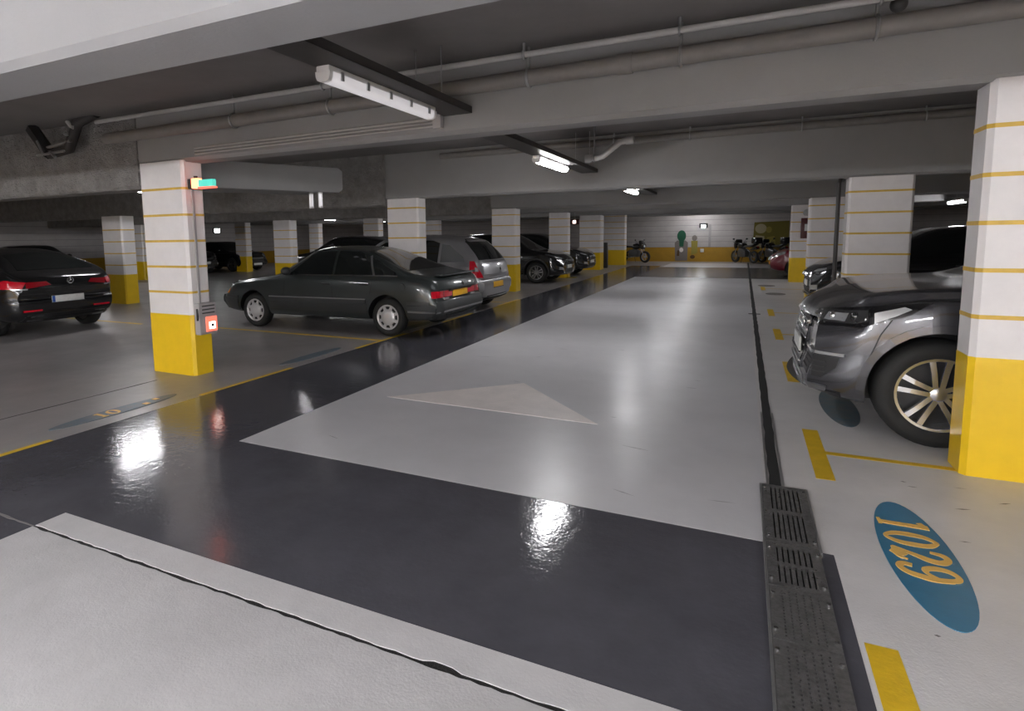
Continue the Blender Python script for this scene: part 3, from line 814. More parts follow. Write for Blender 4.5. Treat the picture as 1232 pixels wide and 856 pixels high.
    def plate(s, rear, z, m, blue=False, y=0, half=.26, hh=.055, out=.022):
        a = 180 if rear else 0; sg = -1 if rear else 1
        p = s.surf(sg * 3, y, z, a)
        o = bevelled(MB().box(-.006, .012, -half, half, -hh, hh), 'number_plate', m, s.root, .004, loc=(p.x + (out - .006 if not rear else .002 - out), y, z))
        MB().box(-.010 if rear else -.002, .0 if rear else .016, -half - .012, half + .012, -hh - .012, -hh).build('plate_frame', 'black_trim', o)
        if blue:
            e = half - .025
            MB().box(-.0075 if rear else .010, -.005 if rear else .0135, e - .022, e + .022, -hh + .003, hh - .003).build('blue_band', 'plate_blue', o)
        return o
    def arch_trim(s, m, w=.05, off=.012, a0=-15, a1=195):
        sp = s.sp; R = sp['arch']
        for ax in sp['axles']:
            n = 16
            A = [math.radians(a0 + (a1 - a0) * i / n) for i in range(n + 1)]
            zc = sp['wr'] + .01
            for i in range(n):
                q = [(ax + rr_ * math.cos(A[j]), 0, zc + rr_ * math.sin(A[j])) for rr_, j in ((R + .003, i), (R + w, i), (R + w, i + 1), (R + .003, i + 1))]
                if min(p[2] for p in q) < .18: continue
                s.patch('wheel_arch_trim', q, 90, m, off, .2, mirror=True, thick=.02)

# ---------------------------------------------------------------- dark green sedan
def make_sedan():
    sp = dict(L=4.60, W=1.77, ck=1, paint='paint_green', wr=.30, arch=.345, axles=(1.40, -1.36), tw=.19, rr=.66, rim='hubcap', rimmat='hubcap', roofw=.72,
      top=[(-2.30, .74), (-2.27, .86), (-2.15, .935), (-1.80, .985), (-1.62, 1.03), (-1.2, 1.20), (-.85, 1.33), (-.55, 1.385), (-.1, 1.40), (.15, 1.375), (.35, 1.29), (.84, .965), (.95, .93), (1.6, .855), (2.1, .775), (2.27, .735), (2.30, .66)],
      belt=[(-2.30, .68), (-2.2, .82), (-1.9, .89), (-1.5, .92), (0, .915), (.9, .885), (1.6, .81), (2.15, .70), (2.30, .56)],
      bot=[(-2.30, .36), (-2.15, .27), (-1.2, .235), (1.2, .225), (2.1, .25), (2.30, .36)],
      plan=[(-2.30, .78), (-2.22, .835), (-1.9, .865), (-1, .885), (1, .885), (1.8, .86), (2.2, .80), (2.30, .74)],
      fo=[(.2, -.05), (.40, .03), (.56, .02), (.60, -.03), (.8, -.08)], ro=[(.2, -.06), (.34, .02), (.52, .035), (.56, -.01), (.85, -.03), (1.0, -.03)], fcurv=.14, rcurv=.11)
    c = Car('sedan', sp); P = c.patch
    P('front_window', [(.62, 1, .945), (.24, 1, 1.25), (.05, 1, 1.315), (-.28, 1, 1.325), (-.30, 1, .945)], 90, 'glass_dark', .004, mirror=True)
    P('rear_window', [(-.35, 1, .945), (-.335, 1, 1.325), (-.72, 1, 1.31), (-.93, 1, 1.24), (-1.10, 1, .945)], 90, 'glass_dark', .004, mirror=True)
    P('quarter_glass', [(-1.14, 1, .955), (-.99, 1, 1.215), (-1.16, 1, 1.15), (-1.50, 1, .99), (-1.52, 1, .955)], 90, 'glass_dark', .005, mirror=True)
    P('windscreen', [(1, -.66, .98), (1, .66, .98), (1, .54, 1.335), (1, .3, 1.35), (1, -.3, 1.35), (1, -.54, 1.335)], 0, 'glass_dark', .004)
    P('rear_screen', [(-2, -.64, 1.02), (-2, .64, 1.02), (-2, .50, 1.32), (-2, 0, 1.335), (-2, -.50, 1.32)], 180, 'glass_dark', .004)
    P('belt_chrome', [(.72, 1, .925), (.72, 1, .943), (-1.54, 1, .953), (-1.54, 1, .933)], 90, 'chrome', .008, .12, mirror=True)
    P('window_frame', [(-1.10, 1, .945), (-.93, 1, 1.24), (-.955, 1, 1.25), (-1.135, 1, .945)], 90, 'brushed', .008, .12, mirror=True)
    P('windscreen_pillar_trim', [(.80, 1, .955), (.27, 1, 1.30), (.22, 1, 1.30), (.74, 1, .95)], 90, 'brushed', .006, .1, mirror=True)
    # side mouldings and lower cladding
    P('side_moulding', [(1.02, 1, .50), (1.02, 1, .555), (-.98, 1, .565), (-.98, 1, .51)], 90, 'cladding', .014, .15, mirror=True, thick=.02)
    P('moulding_chrome', [(1.02, 1, .556), (1.02, 1, .572), (-.98, 1, .582), (-.98, 1, .566)], 90, 'brushed', .013, .15, mirror=True, thick=.02)
    P('lower_cladding', [(1.03, 1, .25), (1.03, 1, .49), (-.99, 1, .50), (-.99, 1, .26)], 90, 'cladding', .008, .15, mirror=True)
    P('rear_side_moulding', [(-1.73, 1, .51), (-1.73, 1, .565), (-2.10, 1, .565), (-2.10, 1, .51)], 90, 'cladding', .012, .15, mirror=True)
    P('front_side_moulding', [(1.77, 1, .505), (1.77, 1, .555), (2.08, 1, .555), (2.08, 1, .505)], 90, 'cladding', .012, .15, mirror=True)
    # bumpers
    P('rear_bumper', [(-2, -.80, .31), (-2, .80, .31), (-2, .80, .54), (-2, -.80, .54)], 180, 'cladding', .035, thick=.05)
    P('rear_bumper_corner', [(-1.73, 1, .30), (-2.19, 1, .31), (-2.19, 1, .52), (-1.73, 1, .50)], 90, 'cladding', .026, mirror=True, thick=.04)
    P('bumper_strip', [(-2, -.79, .40), (-2, .79, .40), (-2, .79, .425), (-2, -.79, .425)], 180, 'brushed', .042, .1, thick=.05)
    P('bumper_strip', [(-1.75, 1, .40), (-2.18, 1, .40), (-2.18, 1, .425), (-1.75, 1, .425)], 90, 'brushed', .032, .1, mirror=True, thick=.04)
    P('front_bumper', [(2, -.74, .32), (2, .74, .32), (2, .74, .54), (2, -.74, .54)], 0, 'cladding', .03, thick=.05)
    P('front_bumper_corner', [(1.77, 1, .30), (2.13, 1, .32), (2.13, 1, .52), (1.77, 1, .49)], 90, 'cladding', .022, mirror=True, thick=.04)
    # lights
    P('tail_light', [(-2, .29, .615), (-2, .775, .615), (-2, .775, .715), (-2, .29, .715)], 180, 'red_lens', .012, mirror=True, thick=.03)
    P('tail_light_corner', [(-2.16, .85, .615), (-2.25, .77, .615), (-2.25, .77, .715), (-2.16, .85, .715)], 135, 'red_lens', .010, .05, mirror=True)
    P('tail_divider', [(-2, .56, .61), (-2, .575, .61), (-2, .575, .72), (-2, .56, .72)], 180, 'black_trim', .014, mirror=True, thick=.03)
    P('reversing_lens', [(-2, .40, .575), (-2, .55, .575), (-2, .55, .605), (-2, .40, .605)], 180, 'clear_lens', .015, mirror=True, thick=.03)
    P('tail_panel', [(-2, -.40, .57), (-2, .40, .57), (-2, .40, .735), (-2, -.40, .735)], 180, 'black_trim', .006)
    P('headlight', [(2, .36, .575), (2, .70, .575), (2, .70, .67), (2, .36, .69)], 0, 'clear_lens', .010, mirror=True, thick=.03)
    P('indicator', [(2.04, 1, .58), (2.14, 1, .58), (2.14, 1, .655), (2.04, 1, .665)], 90, 'amber', .008, .05, mirror=True)
    P('grille', [(2, -.33, .575), (2, .33, .575), (2, .33, .68), (2, -.33, .68)], 0, 'black_trim', .006)
    # rear spoiler lip on the lid
    q = MB().prism_y([(-.06, 0), (.08, .0), (.06, .025), (-.07, .035)], -.60, .60)
    p = c.surf(-3, 0, .90, 180); bevelled(q, 'spoiler', 'paint_green', c.root, .008, loc=(p.x + .06, 0, .935))
    P('lid_badge', [(-2, -.05, .79), (-2, 0, .755), (-2, .05, .79), (-2, 0, .825)], 180, 'chrome', .006, .2)
    c.plate(True, .66, 'plate_yellow', half=.26, hh=.06, out=.02)
    c.plate(False, .43, 'plate_yellow')
    # seams, handles
    c.seam([(.66, 1, .93), (.70, 1, .60), (.66, 1, .26)], 90)
    c.seam([(-.32, 1, .93), (-.34, 1, .26)], 90)
    c.seam([(-1.12, 1, .93), (-1.06, 1, .66)], 90)
    c.seam([(-2, -.74, .74), (-2, .74, .74)], 180, mirror=False)
    c.handles([(-.20, .80), (-.95, .81)], 'black_trim')
    p = c.surf(-1.65, 1, .78, 90); MB().lathe_y([(0, .004), (.05, .004), (.055, -.01), (0, -.01)], 18).build('fuel_cap', 'paint_green', c.root, loc=(p.x, p.y, p.z))
    c.mirrors(.60, .95, 'cladding'); c.wheels()
    MB().tube([(-2.24, -.5, .27), (-1.9, -.5, .27)], .03, 10).build('exhaust_pipe', 'galv', c.root, smooth=40)
    return c.root

# ---------------------------------------------------------------- silver hatchback
def make_hatch(name, paint, kind):
    sp = dict(L=4.16, W=1.74, paint=paint, wr=.305, arch=.35, axles=(1.27, -1.33), tw=.195, rr=.66, rim='spoke', spokes=7, dbl=False, roofw=.73,
      top=[(-2.08, .78), (-2.06, .95), (-1.98, 1.06), (-1.72, 1.32), (-1.5, 1.47), (-1.1, 1.545), (-.4, 1.58), (.2, 1.555), (.5, 1.46), (1.15, 1.04), (1.25, 1.0), (1.6, .92), (1.92, .79), (2.03, .68), (2.08, .58)],
      belt=[(-2.08, .72), (-1.95, .92), (-1.6, .97), (0, .955), (1.15, .92), (1.6, .84), (1.95, .70), (2.08, .54)],
      bot=[(-2.08, .32), (-1.9, .24), (1.8, .22), (2.0, .25), (2.08, .32)],
      plan=[(-2.08, .74), (-1.98, .81), (-1.6, .86), (-1, .87), (1, .87), (1.6, .84), (1.95, .74), (2.08, .62)],
      fo=[(.2, -.08), (.45, .03), (.6, 0), (.9, -.04)], ro=[(.2, -.08), (.36, .01), (.60, .04), (.66, 0), (1.0, -.01)], fcurv=.18, rcurv=.16)
    c = Car(name, sp); P = c.patch
    P('front_window', [(.86, 1, 1.0), (.50, 1, 1.32), (.30, 1, 1.42), (-.10, 1, 1.47), (-.14, 1, 1.0)], 90, 'glass_dark', .004, mirror=True)
    P('rear_window', [(-.20, 1, 1.0), (-.17, 1, 1.47), (-.85, 1, 1.455), (-1.02, 1, 1.40), (-1.02, 1, 1.01)], 90, 'glass_dark', .004, mirror=True)
    P('quarter_glass', [(-1.08, 1, 1.02), (-1.08, 1, 1.38), (-1.25, 1, 1.36), (-1.58, 1, 1.12), (-1.62, 1, 1.03)], 90, 'glass_grey', .004, mirror=True)
    P('windscreen', [(1, -.68, 1.05), (1, .68, 1.05), (1, .56, 1.48), (1, 0, 1.515), (1, -.56, 1.48)], 0, 'glass_dark', .004)
    P('rear_screen', [(-2, -.66, 1.06), (-2, .66, 1.06), (-2, .56, 1.42), (-2, .40, 1.475), (-2, -.40, 1.475), (-2, -.56, 1.42)], 180, 'glass_dark', .005)
    P('tail_light', [(-1.78, .85, .72), (-1.98, .68, .71), (-1.94, .70, .80), (-1.87, .74, .92), (-1.84, .76, 1.04), (-1.77, .81, 1.04), (-1.76, .84, .9)], 135, 'red_lens', .010, .05, mirror=True)
    P('reversing_lens', [(-1.84, .80, .84), (-1.90, .74, .83), (-1.89, .74, .90), (-1.84, .78, .92)], 135, 'clear_lens', .014, .05, mirror=True)
    P('rear_bumper', [(-2, -.80, .34), (-2, .80, .34), (-2, .80, .64), (-2, -.80, .64)], 180, paint, .018, thick=.03)
    P('rear_diffuser', [(-2, -.55, .26), (-2, .55, .26), (-2, .55, .345), (-2, -.55, .345)], 180, 'black_trim', .022, thick=.03)
    P('headlight', [(1.60, .80, .80), (1.95, .62, .66), (2.0, .50, .68), (1.85, .55, .80), (1.58, .76, .88)], 40, 'clear_lens', .010, .05, mirror=True)
    P('grille', [(2, -.42, .60), (2, .42, .60), (2, .40, .69), (2, -.40, .69)], 0, 'black_trim', .008)
    P('lower_grille', [(2, -.50, .32), (2, .50, .32), (2, .46, .43), (2, -.46, .43)], 0, 'black_trim', .008)
    P('side_moulding', [(.88, 1, .46), (.88, 1, .51), (-.92, 1, .53), (-.92, 1, .48)], 90, paint, .012, .15, mirror=True)
    c.seam([(-2, -.70, .665), (-2, .70, .665)], 180, mirror=False)
    c.seam([(-2, -.68, 1.03), (-2, .68, 1.03)], 180, mirror=False)
    c.seam([(.86, 1, .98), (.90, 1, .6), (.86, 1, .26)], 90); c.seam([(-.17, 1, .98), (-.20, 1, .26)], 90); c.seam([(-1.04, 1, 1.0), (-1.0, 1, .70)], 90)
    c.handles([(-.04, .88), (-.90, .90)])
    c.plate(True, .55, 'plate_yellow', half=.25); c.plate(False, .48, 'plate_yellow')
    MB().tube([(-1.72, 0, 1.36), (-2.0, .20, 1.10)], .008, 6).build('rear_wiper', 'black_trim', c.root)
    P('badge', [(-2, -.04, .86), (-2, 0, .82), (-2, .04, .86), (-2, 0, .90)], 180, 'chrome', .008, .2)
    c.mirrors(.80, 1.0); c.wheels()
    return c.root

# ---------------------------------------------------------------- large grey SUV
def make_suv():
    sp = dict(L=5.09, W=1.98, paint='paint_grey', wr=.385, arch=.435, axles=(1.655, -1.345), tw=.27, rr=.68, rim='spoke', spokes=5, dbl=True, roofw=.73, inset=.03,
      top=[(-2.545, .80), (-2.52, 1.05), (-2.40, 1.28), (-2.15, 1.52), (-1.9, 1.66), (-1.2, 1.73), (-.2, 1.74), (.25, 1.70), (.50, 1.60), (1.18, 1.20), (1.30, 1.165), (1.8, 1.13), (2.15, 1.075), (2.36, 1.015), (2.48, .965), (2.53, .92), (2.545, .87)],
      belt=[(-2.545, .74), (-2.4, 1.05), (-1.8, 1.12), (0, 1.10), (1.2, 1.07), (1.7, 1.045), (2.1, 1.0), (2.36, .93), (2.545, .80)],
      bot=[(-2.545, .42), (-2.2, .30), (-1.8, .27), (1.9, .26), (2.3, .25), (2.545, .30)],
      plan=[(-2.545, .84), (-2.4, .92), (-1.9, .975), (-1, .99), (1.3, .99), (1.9, .985), (2.2, .955), (2.42, .89), (2.545, .80)],
      fo=[(.2, -.16), (.34, .02), (.44, .05), (.52, .03), (.75, .0), (.80, -.02), (.87, -.09), (1.05, -.13)], ro=[(.2, -.08), (.4, .03), (.7, .03), (1.0, 0), (1.3, 0)], fcurv=.24, rcurv=.16)
    c = Car('suv', sp); P = c.patch; g = 'paint_grey'
    P('front_window', [(.80, 1, 1.14), (.42, 1, 1.42), (.20, 1, 1.54), (-.14, 1, 1.60), (-.18, 1, 1.15)], 90, 'glass_dark', .004, mirror=True)
    P('rear_window', [(-.24, 1, 1.15), (-.21, 1, 1.60), (-1.12, 1, 1.59), (-1.22, 1, 1.16)], 90, 'glass_dark', .004, mirror=True)
    P('quarter_glass', [(-1.28, 1, 1.17), (-1.19, 1, 1.58), (-1.75, 1, 1.54), (-2.05, 1, 1.20)], 90, 'glass_dark', .004, mirror=True)
    P('windscreen', [(1, -.76, 1.20), (1, .76, 1.20), (1, .62, 1.62), (1, 0, 1.66), (1, -.62, 1.62)], 0, 'glass_dark', .004)
    P('rear_screen', [(-2, -.72, 1.16), (-2, .72, 1.16), (-2, .60, 1.54), (-2, -.60, 1.54)], 180, 'glass_dark', .004)
    # grille with frame, bars and four rings
    fr = [(2, -.36, .865), (2, .36, .865), (2, .42, .76), (2, .30, .36), (2, -.30, .36), (2, -.42, .76)]
    P('grille_frame', fr, 0, 'chrome', .016, .08, thick=.03)
    P('grille', [(2, -.33, .84), (2, .33, .84), (2, .385, .75), (2, .27, .385), (2, -.27, .385), (2, -.385, .75)], 0, 'gloss_black', .020, .08, thick=.03)
    for k in range(6):
        z = .44 + k * .07; w = .27 + .11 * (z - .385) / .365 - .015 if z < .76 else .33
        P('grille_bar', [(2, -w, z - .007), (2, w, z - .007), (2, w, z + .007), (2, -w, z + .007)], 0, 'brushed', .030, .12, thick=.03)
    for k in range(4):
        y = -.135 + .09 * k; p = c.surf(3, y, .765, 0)
        MB().torus((0, 0, 0), .057, .008, 'x', 24, 8).build('badge_ring', 'chrome', c.root, smooth=60, loc=(p.x + .035, y, .765))
    c.plate(False, .58, 'plate_white', half=.26, hh=.06, out=.05)
    # headlights round the corner
    hl = [(2.36, .46, .845), (2.30, .60, .82), (2.10, .90, .835), (1.86, .97, .945), (1.78, .985, 1.035), (2.00, .94, 1.005), (2.26, .72, .955), (2.37, .48, .925)]
    P('headlight', hl, 40, 'gloss_black', .006, .05, mirror=True, thick=.02)
    hi = [(2.36, .50, .862), (2.29, .62, .842), (2.14, .86, .855), (2.06, .92, .885), (2.06, .90, .965), (2.26, .70, .935), (2.36, .50, .905)]
    P('headlight_lens', hi, 40, 'lens_dark', .010, .05, mirror=True, thick=.02)
    P('headlight_reflector', [(2.27, .66, .862), (2.18, .80, .862), (2.18, .80, .925), (2.27, .66, .915)], 40, 'clear_lens', .014, .05, mirror=True, thick=.02)
    P('headlight_chrome', [(2.03, .925, .88), (1.93, .955, .935), (1.86, .975, .985), (1.90, .965, 1.0), (2.03, .91, .95)], 50, 'clear_lens', .010, .05, mirror=True, thick=.02)
    for (x, y, z, r) in ((2.24, .70, .893, .040), (2.13, .83, .905, .044), (2.30, .58, .885, .026), (2.19, .77, .875, .022), (2.07, .90, .90, .018)):
        for sg in (1, -1):
            p = c.surf(x, sg * y, z, 40 * sg); MB().ball((0, 0, 0), r, 14, 8, (.6, .6, 1)).build('projector', 'glass_dark' if r > .042 else 'chrome', c.root, smooth=60, loc=p)
    # side intakes with light strip, lower splitter
    it = [(2.40, .46, .60), (2.20, .86, .60), (2.23, .86, .52), (2.30, .80, .43), (2.46, .46, .45)]
    P('air_intake', it, 38, 'black_trim', .006, .06, mirror=True)
    P('fog_strip', [(2.42, .42, .605), (2.18, .88, .61), (2.18, .88, .632), (2.42, .42, .628)], 38, 'clear_lens', .016, .06, mirror=True, thick=.03)
    for z in (.47, .51, .55): P('intake_slat', [(2.45, .48, z), (2.26, .80, z), (2.26, .80, z + .008), (2.45, .48, z + .008)], 38, 'plastic_dark', .014, .1, mirror=True)
    P('splitter', [(2.5, -.60, .315), (2.5, .60, .315), (2.5, .56, .385), (2.5, -.56, .385)], 0, 'brushed', .022, .1, thick=.04)
    P('splitter_corner', [(2.42, .55, .33), (2.28, .78, .33), (2.27, .80, .365), (2.42, .55, .385)], 38, 'brushed', .016, .08, mirror=True, thick=.03)
    P('lower_lip', [(2.42, .30, .275), (2.22, .82, .285), (2.20, .84, .325), (2.42, .30, .325)], 38, 'black_trim', .010, .08, mirror=True)
    c.arch_trim(g, .055, .012)
    P('lower_cladding', [(1.18, 1, .28), (1.18, 1, .46), (-.88, 1, .48), (-.88, 1, .30)], 90, 'plastic_dark', .010, .15, mirror=True)
    # bonnet seams, doors
    c.seam([(1.25, .93, 1.06), (1.8, .93, 1.045), (2.05, .90, 1.00)], 70)
    c.seam([(1.98, 1, 1.0), (1.95, 1, .92), (2.02, 1, .80), (2.08, 1, .62)], 90)
    c.seam([(1.10, 1, 1.06), (1.14, 1, .70), (1.10, 1, .32)], 90); c.seam([(-.21, 1, 1.12), (-.23, 1, .32)], 90)
    c.handles([(-.05, 1.0), (-1.05, 1.02)])
    P('window_chrome', [(.95, 1, 1.105), (.95, 1, 1.125), (-2.1, 1, 1.165), (-2.1, 1, 1.145)], 90, 'chrome', .008, .15, mirror=True)
    P('tail_light', [(-2.28, .9, .90), (-2.46, .70, .92), (-2.42, .62, 1.10), (-2.2, .88, 1.12)], 140, 'red_lens', .01, .06, mirror=True)
    c.plate(True, .80, 'plate_white')
    for sg in (1, -1): MB().tube([(-1.7, sg * .66, 1.70), (-1.4, sg * .68, 1.765), (.0, sg * .68, 1.775), (.25, sg * .66, 1.72)], .018, 8).build('roof_rail', 'brushed', c.root, smooth=50)
    c.mirrors(.80, 1.15); c.wheels()
    return c.root

# ---------------------------------------------------------------- black low hatchback seen from behind
def make_coupe():
    sp = dict(L=4.46, W=1.80, paint='paint_black', wr=.325, arch=.37, axles=(1.33, -1.36), tw=.22, rr=.68, rim='spoke', spokes=5, dbl=True, rimmat='alloy_dark', roofw=.70,
      top=[(-2.23, .80), (-2.20, .93), (-2.08, 1.02), (-1.85, 1.11), (-1.45, 1.28), (-1.0, 1.39), (-.4, 1.44), (.1, 1.43), (.4, 1.36), (1.05, .99), (1.2, .95), (1.7, .88), (2.05, .76), (2.18, .66), (2.23, .55)],
      belt=[(-2.23, .74), (-2.1, .92), (-1.7, .97), (0, .93), (1.05, .89), (1.7, .82), (2.05, .69), (2.23, .50)],
      bot=[(-2.23, .32), (-2.0, .24), (1.9, .20), (2.1, .22), (2.23, .28)],
      plan=[(-2.23, .76), (-2.1, .85), (-1.7, .895), (-1, .90), (1, .89), (1.7, .87), (2.05, .78), (2.23, .64)],
      fo=[(.2, -.06), (.4, .04), (.6, 0), (.9, -.05)], ro=[(.2, -.10), (.36, .0), (.58, .03), (.62, -.01), (.9, .02), (1.0, .02)], fcurv=.2, rcurv=.17)
    c = Car('hatchback', sp); P = c.patch; g = 'paint_black'
    P('front_window', [(.74, 1, .96), (.34, 1, 1.25), (.12, 1, 1.33), (-.20, 1, 1.345), (-.22, 1, .965)], 90, 'glass_dark', .004, mirror=True)
    P('rear_window', [(-.28, 1, .97), (-.26, 1, 1.345), (-.85, 1, 1.29), (-1.15, 1, 1.18), (-1.25, 1, 1.0)], 90, 'glass_dark', .004, mirror=True)
    P('windscreen', [(1, -.66, 1.0), (1, .66, 1.0), (1, .54, 1.355), (1, 0, 1.38), (1, -.54, 1.355)], 0, 'glass_dark', .004)
    P('rear_screen', [(-2, -.60, 1.09), (-2, .60, 1.09), (-2, .48, 1.33), (-2, 0, 1.365), (-2, -.48, 1.33)], 180, 'glass_dark', .005)
    P('tail_light', [(-1.86, .88, .80), (-2.10, .66, .80), (-2.10, .60, .90), (-1.92, .82, .935), (-1.82, .88, .92)], 140, 'red_lens', .010, .05, mirror=True)
    P('tail_light_inner', [(-2, .30, .845), (-2, .64, .80), (-2, .64, .90), (-2, .36, .905)], 180, 'red_lens_dark', .008, .05, mirror=True)
    P('tail_light_glint', [(-2, .62, .785), (-2, .80, .785), (-2, .80, .80), (-2, .62, .80)], 180, 'clear_lens', .012, .05, mirror=True)
    P('reflector', [(-2, .42, .42), (-2, .70, .42), (-2, .70, .45), (-2, .42, .45)], 180, 'red_lens', .012, .06, mirror=True)
    P('rear_diffuser', [(-2, -.70, .26), (-2, .70, .26), (-2, .64, .37), (-2, -.64, .37)], 180, 'black_trim', .02, thick=.03)
    P('exhaust_trim', [(-2, .40, .29), (-2, .62, .29), (-2, .60, .335), (-2, .42, .335)], 180, 'brushed', .026, .06, mirror=True, thick=.03)
    p = c.surf(-3, 0, .90, 180); q = MB().torus((0, 0, 0), .048, .005, 'x', 28, 8)
    for k in range(3):
        a = PI / 2 + k * 2 * PI / 3; q.tube([(0, 0, 0), (0, .046 * math.cos(a), .046 * math.sin(a))], [.010, .003], 6)
    q.build('star_badge', 'chrome', c.root, smooth=50, loc=(p.x - .012, 0, .90))
    c.plate(True, .60, 'plate_white', blue=True)
    P('headlight', [(1.70, .82, .80), (2.02, .62, .66), (2.08, .48, .68), (1.95, .55, .78), (1.66, .80, .85)], 40, 'clear_lens', .010, .05, mirror=True)
    P('grille', [(2, -.42, .40), (2, .42, .40), (2, .36, .64), (2, -.36, .64)], 0, 'plastic_dark', .008)
    c.seam([(-2, -.72, .70), (-2, .72, .70)], 180, mirror=False)
    c.seam([(.72, 1, .95), (.76, 1, .6), (.72, 1, .25)], 90); c.seam([(-.25, 1, .95), (-.28, 1, .25)], 90)
    c.handles([(-.12, .84), (-1.0, .87)])
    c.plate(False, .33, 'plate_white')
    c.mirrors(.66, .97); c.wheels()
    return c.root

# ---------------------------------------------------------------- crossover seen from the front
def make_crossover(name, paint):
    sp = dict(L=4.40, W=1.84, paint=paint, wr=.345, arch=.39, axles=(1.30, -1.32), tw=.225, rr=.66, rim='spoke', spokes=5, dbl=True, rimmat='brushed', roofw=.73,
      top=[(-2.20, .80), (-2.17, 1.0), (-2.05, 1.16), (-1.82, 1.38), (-1.6, 1.50), (-1.0, 1.58), (-.3, 1.60), (.2, 1.57), (.45, 1.48), (1.10, 1.09), (1.22, 1.05), (1.7, .99), (2.0, .90), (2.14, .80), (2.20, .68)],
      belt=[(-2.20, .74), (-2.05, .98), (-1.6, 1.03), (0, 1.0), (1.15, .97), (1.7, .92), (2.0, .82), (2.20, .60)],
      bot=[(-2.20, .38), (-2.0, .28), (1.9, .25), (2.1, .26), (2.20, .32)],
      plan=[(-2.20, .78), (-2.08, .86), (-1.7, .91), (-1, .92), (1.2, .92), (1.75, .89), (2.05, .80), (2.20, .68)],
      fo=[(.2, -.10), (.42, .04), (.7, .01), (.95, -.05)], ro=[(.2, -.10), (.4, .02), (.65, .02), (1.0, 0)], fcurv=.2, rcurv=.16)
    c = Car(name, sp); P = c.patch
    P('front_window', [(.80, 1, 1.04), (.42, 1, 1.34), (.18, 1, 1.44), (-.14, 1, 1.48), (-.18, 1, 1.04)], 90, 'glass_dark', .004, mirror=True)
    P('rear_window', [(-.24, 1, 1.04), (-.21, 1, 1.48), (-1.0, 1, 1.46), (-1.35, 1, 1.30), (-1.45, 1, 1.08)], 90, 'glass_dark', .004, mirror=True)
    P('windscreen', [(1, -.70, 1.09), (1, .70, 1.09), (1, .58, 1.49), (1, 0, 1.53), (1, -.58, 1.49)], 0, 'glass_dark', .004)
    P('rear_screen', [(-2, -.66, 1.10), (-2, .66, 1.10), (-2, .54, 1.43), (-2, -.54, 1.43)], 180, 'glass_dark', .004)
    P('headlight', [(1.62, .88, .90), (1.96, .68, .75), (2.06, .46, .75), (1.99, .50, .82), (1.60, .86, .94)], 42, 'lens_dark', .010, .05, mirror=True)
    P('headlight_reflector', [(1.86, .76, .81), (1.98, .62, .765), (2.02, .54, .77), (1.98, .60, .81), (1.86, .74, .85)], 42, 'clear_lens', .014, .05, mirror=True)
    P('headlight_bezel', [(1.60, .89, .87), (1.96, .69, .71), (2.06, .45, .72), (2.06, .45, .74), (1.96, .69, .735), (1.60, .89, .90)], 42, 'gloss_black', .014, .06, mirror=True)
    P('grille', [(2, -.42, .58), (2, .42, .58), (2, .46, .74), (2, -.46, .74)], 0, 'black_trim', .008)
    P('grille_chrome', [(2, -.40, .70), (2, .40, .70), (2, .40, .715), (2, -.40, .715)], 0, 'chrome', .014, .1)
    P('lower_grille', [(2, -.46, .34), (2, .46, .34), (2, .42, .46), (2, -.42, .46)], 0, 'plastic_dark', .008)
    P('fog_light', [(1.98, .72, .44), (2.06, .58, .43), (2.06, .58, .51), (1.98, .72, .53)], 40, 'clear_lens', .012, .05, mirror=True)
    P('skid_plate', [(2, -.40, .29), (2, .40, .29), (2, .38, .33), (2, -.38, .33)], 0, 'brushed', .016, .1)
    P('tail_light', [(-1.95, .86, .86), (-2.12, .62, .86), (-2.08, .60, 1.02), (-1.86, .84, 1.04)], 140, 'red_lens', .010, .06, mirror=True)
    P('tail_chrome', [(-2, -.55, .84), (-2, .55, .84), (-2, .55, .86), (-2, -.55, .86)], 180, 'chrome', .010, .12)
    c.arch_trim('plastic_dark', .045, .010)
    P('lower_cladding', [(.88, 1, .28), (.88, 1, .42), (-.90, 1, .44), (-.90, 1, .30)], 90, 'plastic_dark', .010, .15, mirror=True)
    c.plate(False, .52, 'plate_white'); c.plate(True, .72, 'plate_white')
    c.seam([(.78, 1, 1.0), (.82, 1, .6), (.78, 1, .3)], 90); c.seam([(-.21, 1, 1.02), (-.24, 1, .3)], 90)
    c.handles([(-.06, .92), (-1.0, .94)]); c.mirrors(.76, 1.04); c.wheels()
    return c.root

def place(o, x, y, rz, label, cat='car', group=None):
    o.location = (x, y, 0); o.rotation_euler = (0, 0, rz)
    for k in ('group',):
        if k in o: del o[k]
    return tag(o, label, cat, group)

sedan = place(make_sedan(), -6.31, 8.385, PI, 'dark green four-door sedan with silver hubcaps and yellow plate')
silver = place(make_hatch('hatchback', 'paint_silver', 0), -6.58, 11.15, PI, 'silver hatchback with red tail lights behind the dark green sedan')
suv = place(make_suv(), 2.925, 5.96, PI, 'metallic grey SUV with chrome grille and five-spoke wheels')
coupe = place(make_coupe(), -12.45, 5.92, PI, 'black hatchback showing its red tail lights and white plate')
cross = place(make_crossover('crossover', 'paint_black'), -7.2, 18.45, 0, 'black crossover with bright headlights facing the lane')
FAR = 'parked cars in the background'
def again(src, x, y, rz, label): return place(copy_tree(src), x, y, rz, label, 'car', FAR)
again(cross, -7.3, 22.0, 0, 'dark crossover parked past the pillar behind the black crossover')
again(cross, 3.3, 13.5, PI, 'dark crossover with glinting front beyond the grey SUV and its pillar')
again(cross, 6.3, 26.2, PI / 2, 'black crossover seen from behind through the gap above the grey SUV')
again(coupe, -23.2, 12.2, 0, 'black car with a gleaming windscreen behind the black hatchback')
again(cross, -23.2, 17.9, 0, 'dark car with a white plate under the lit exit lamp')
again(coupe, -23.2, 20.9, 0, 'dark car with a white plate beside the distant dim pillar')
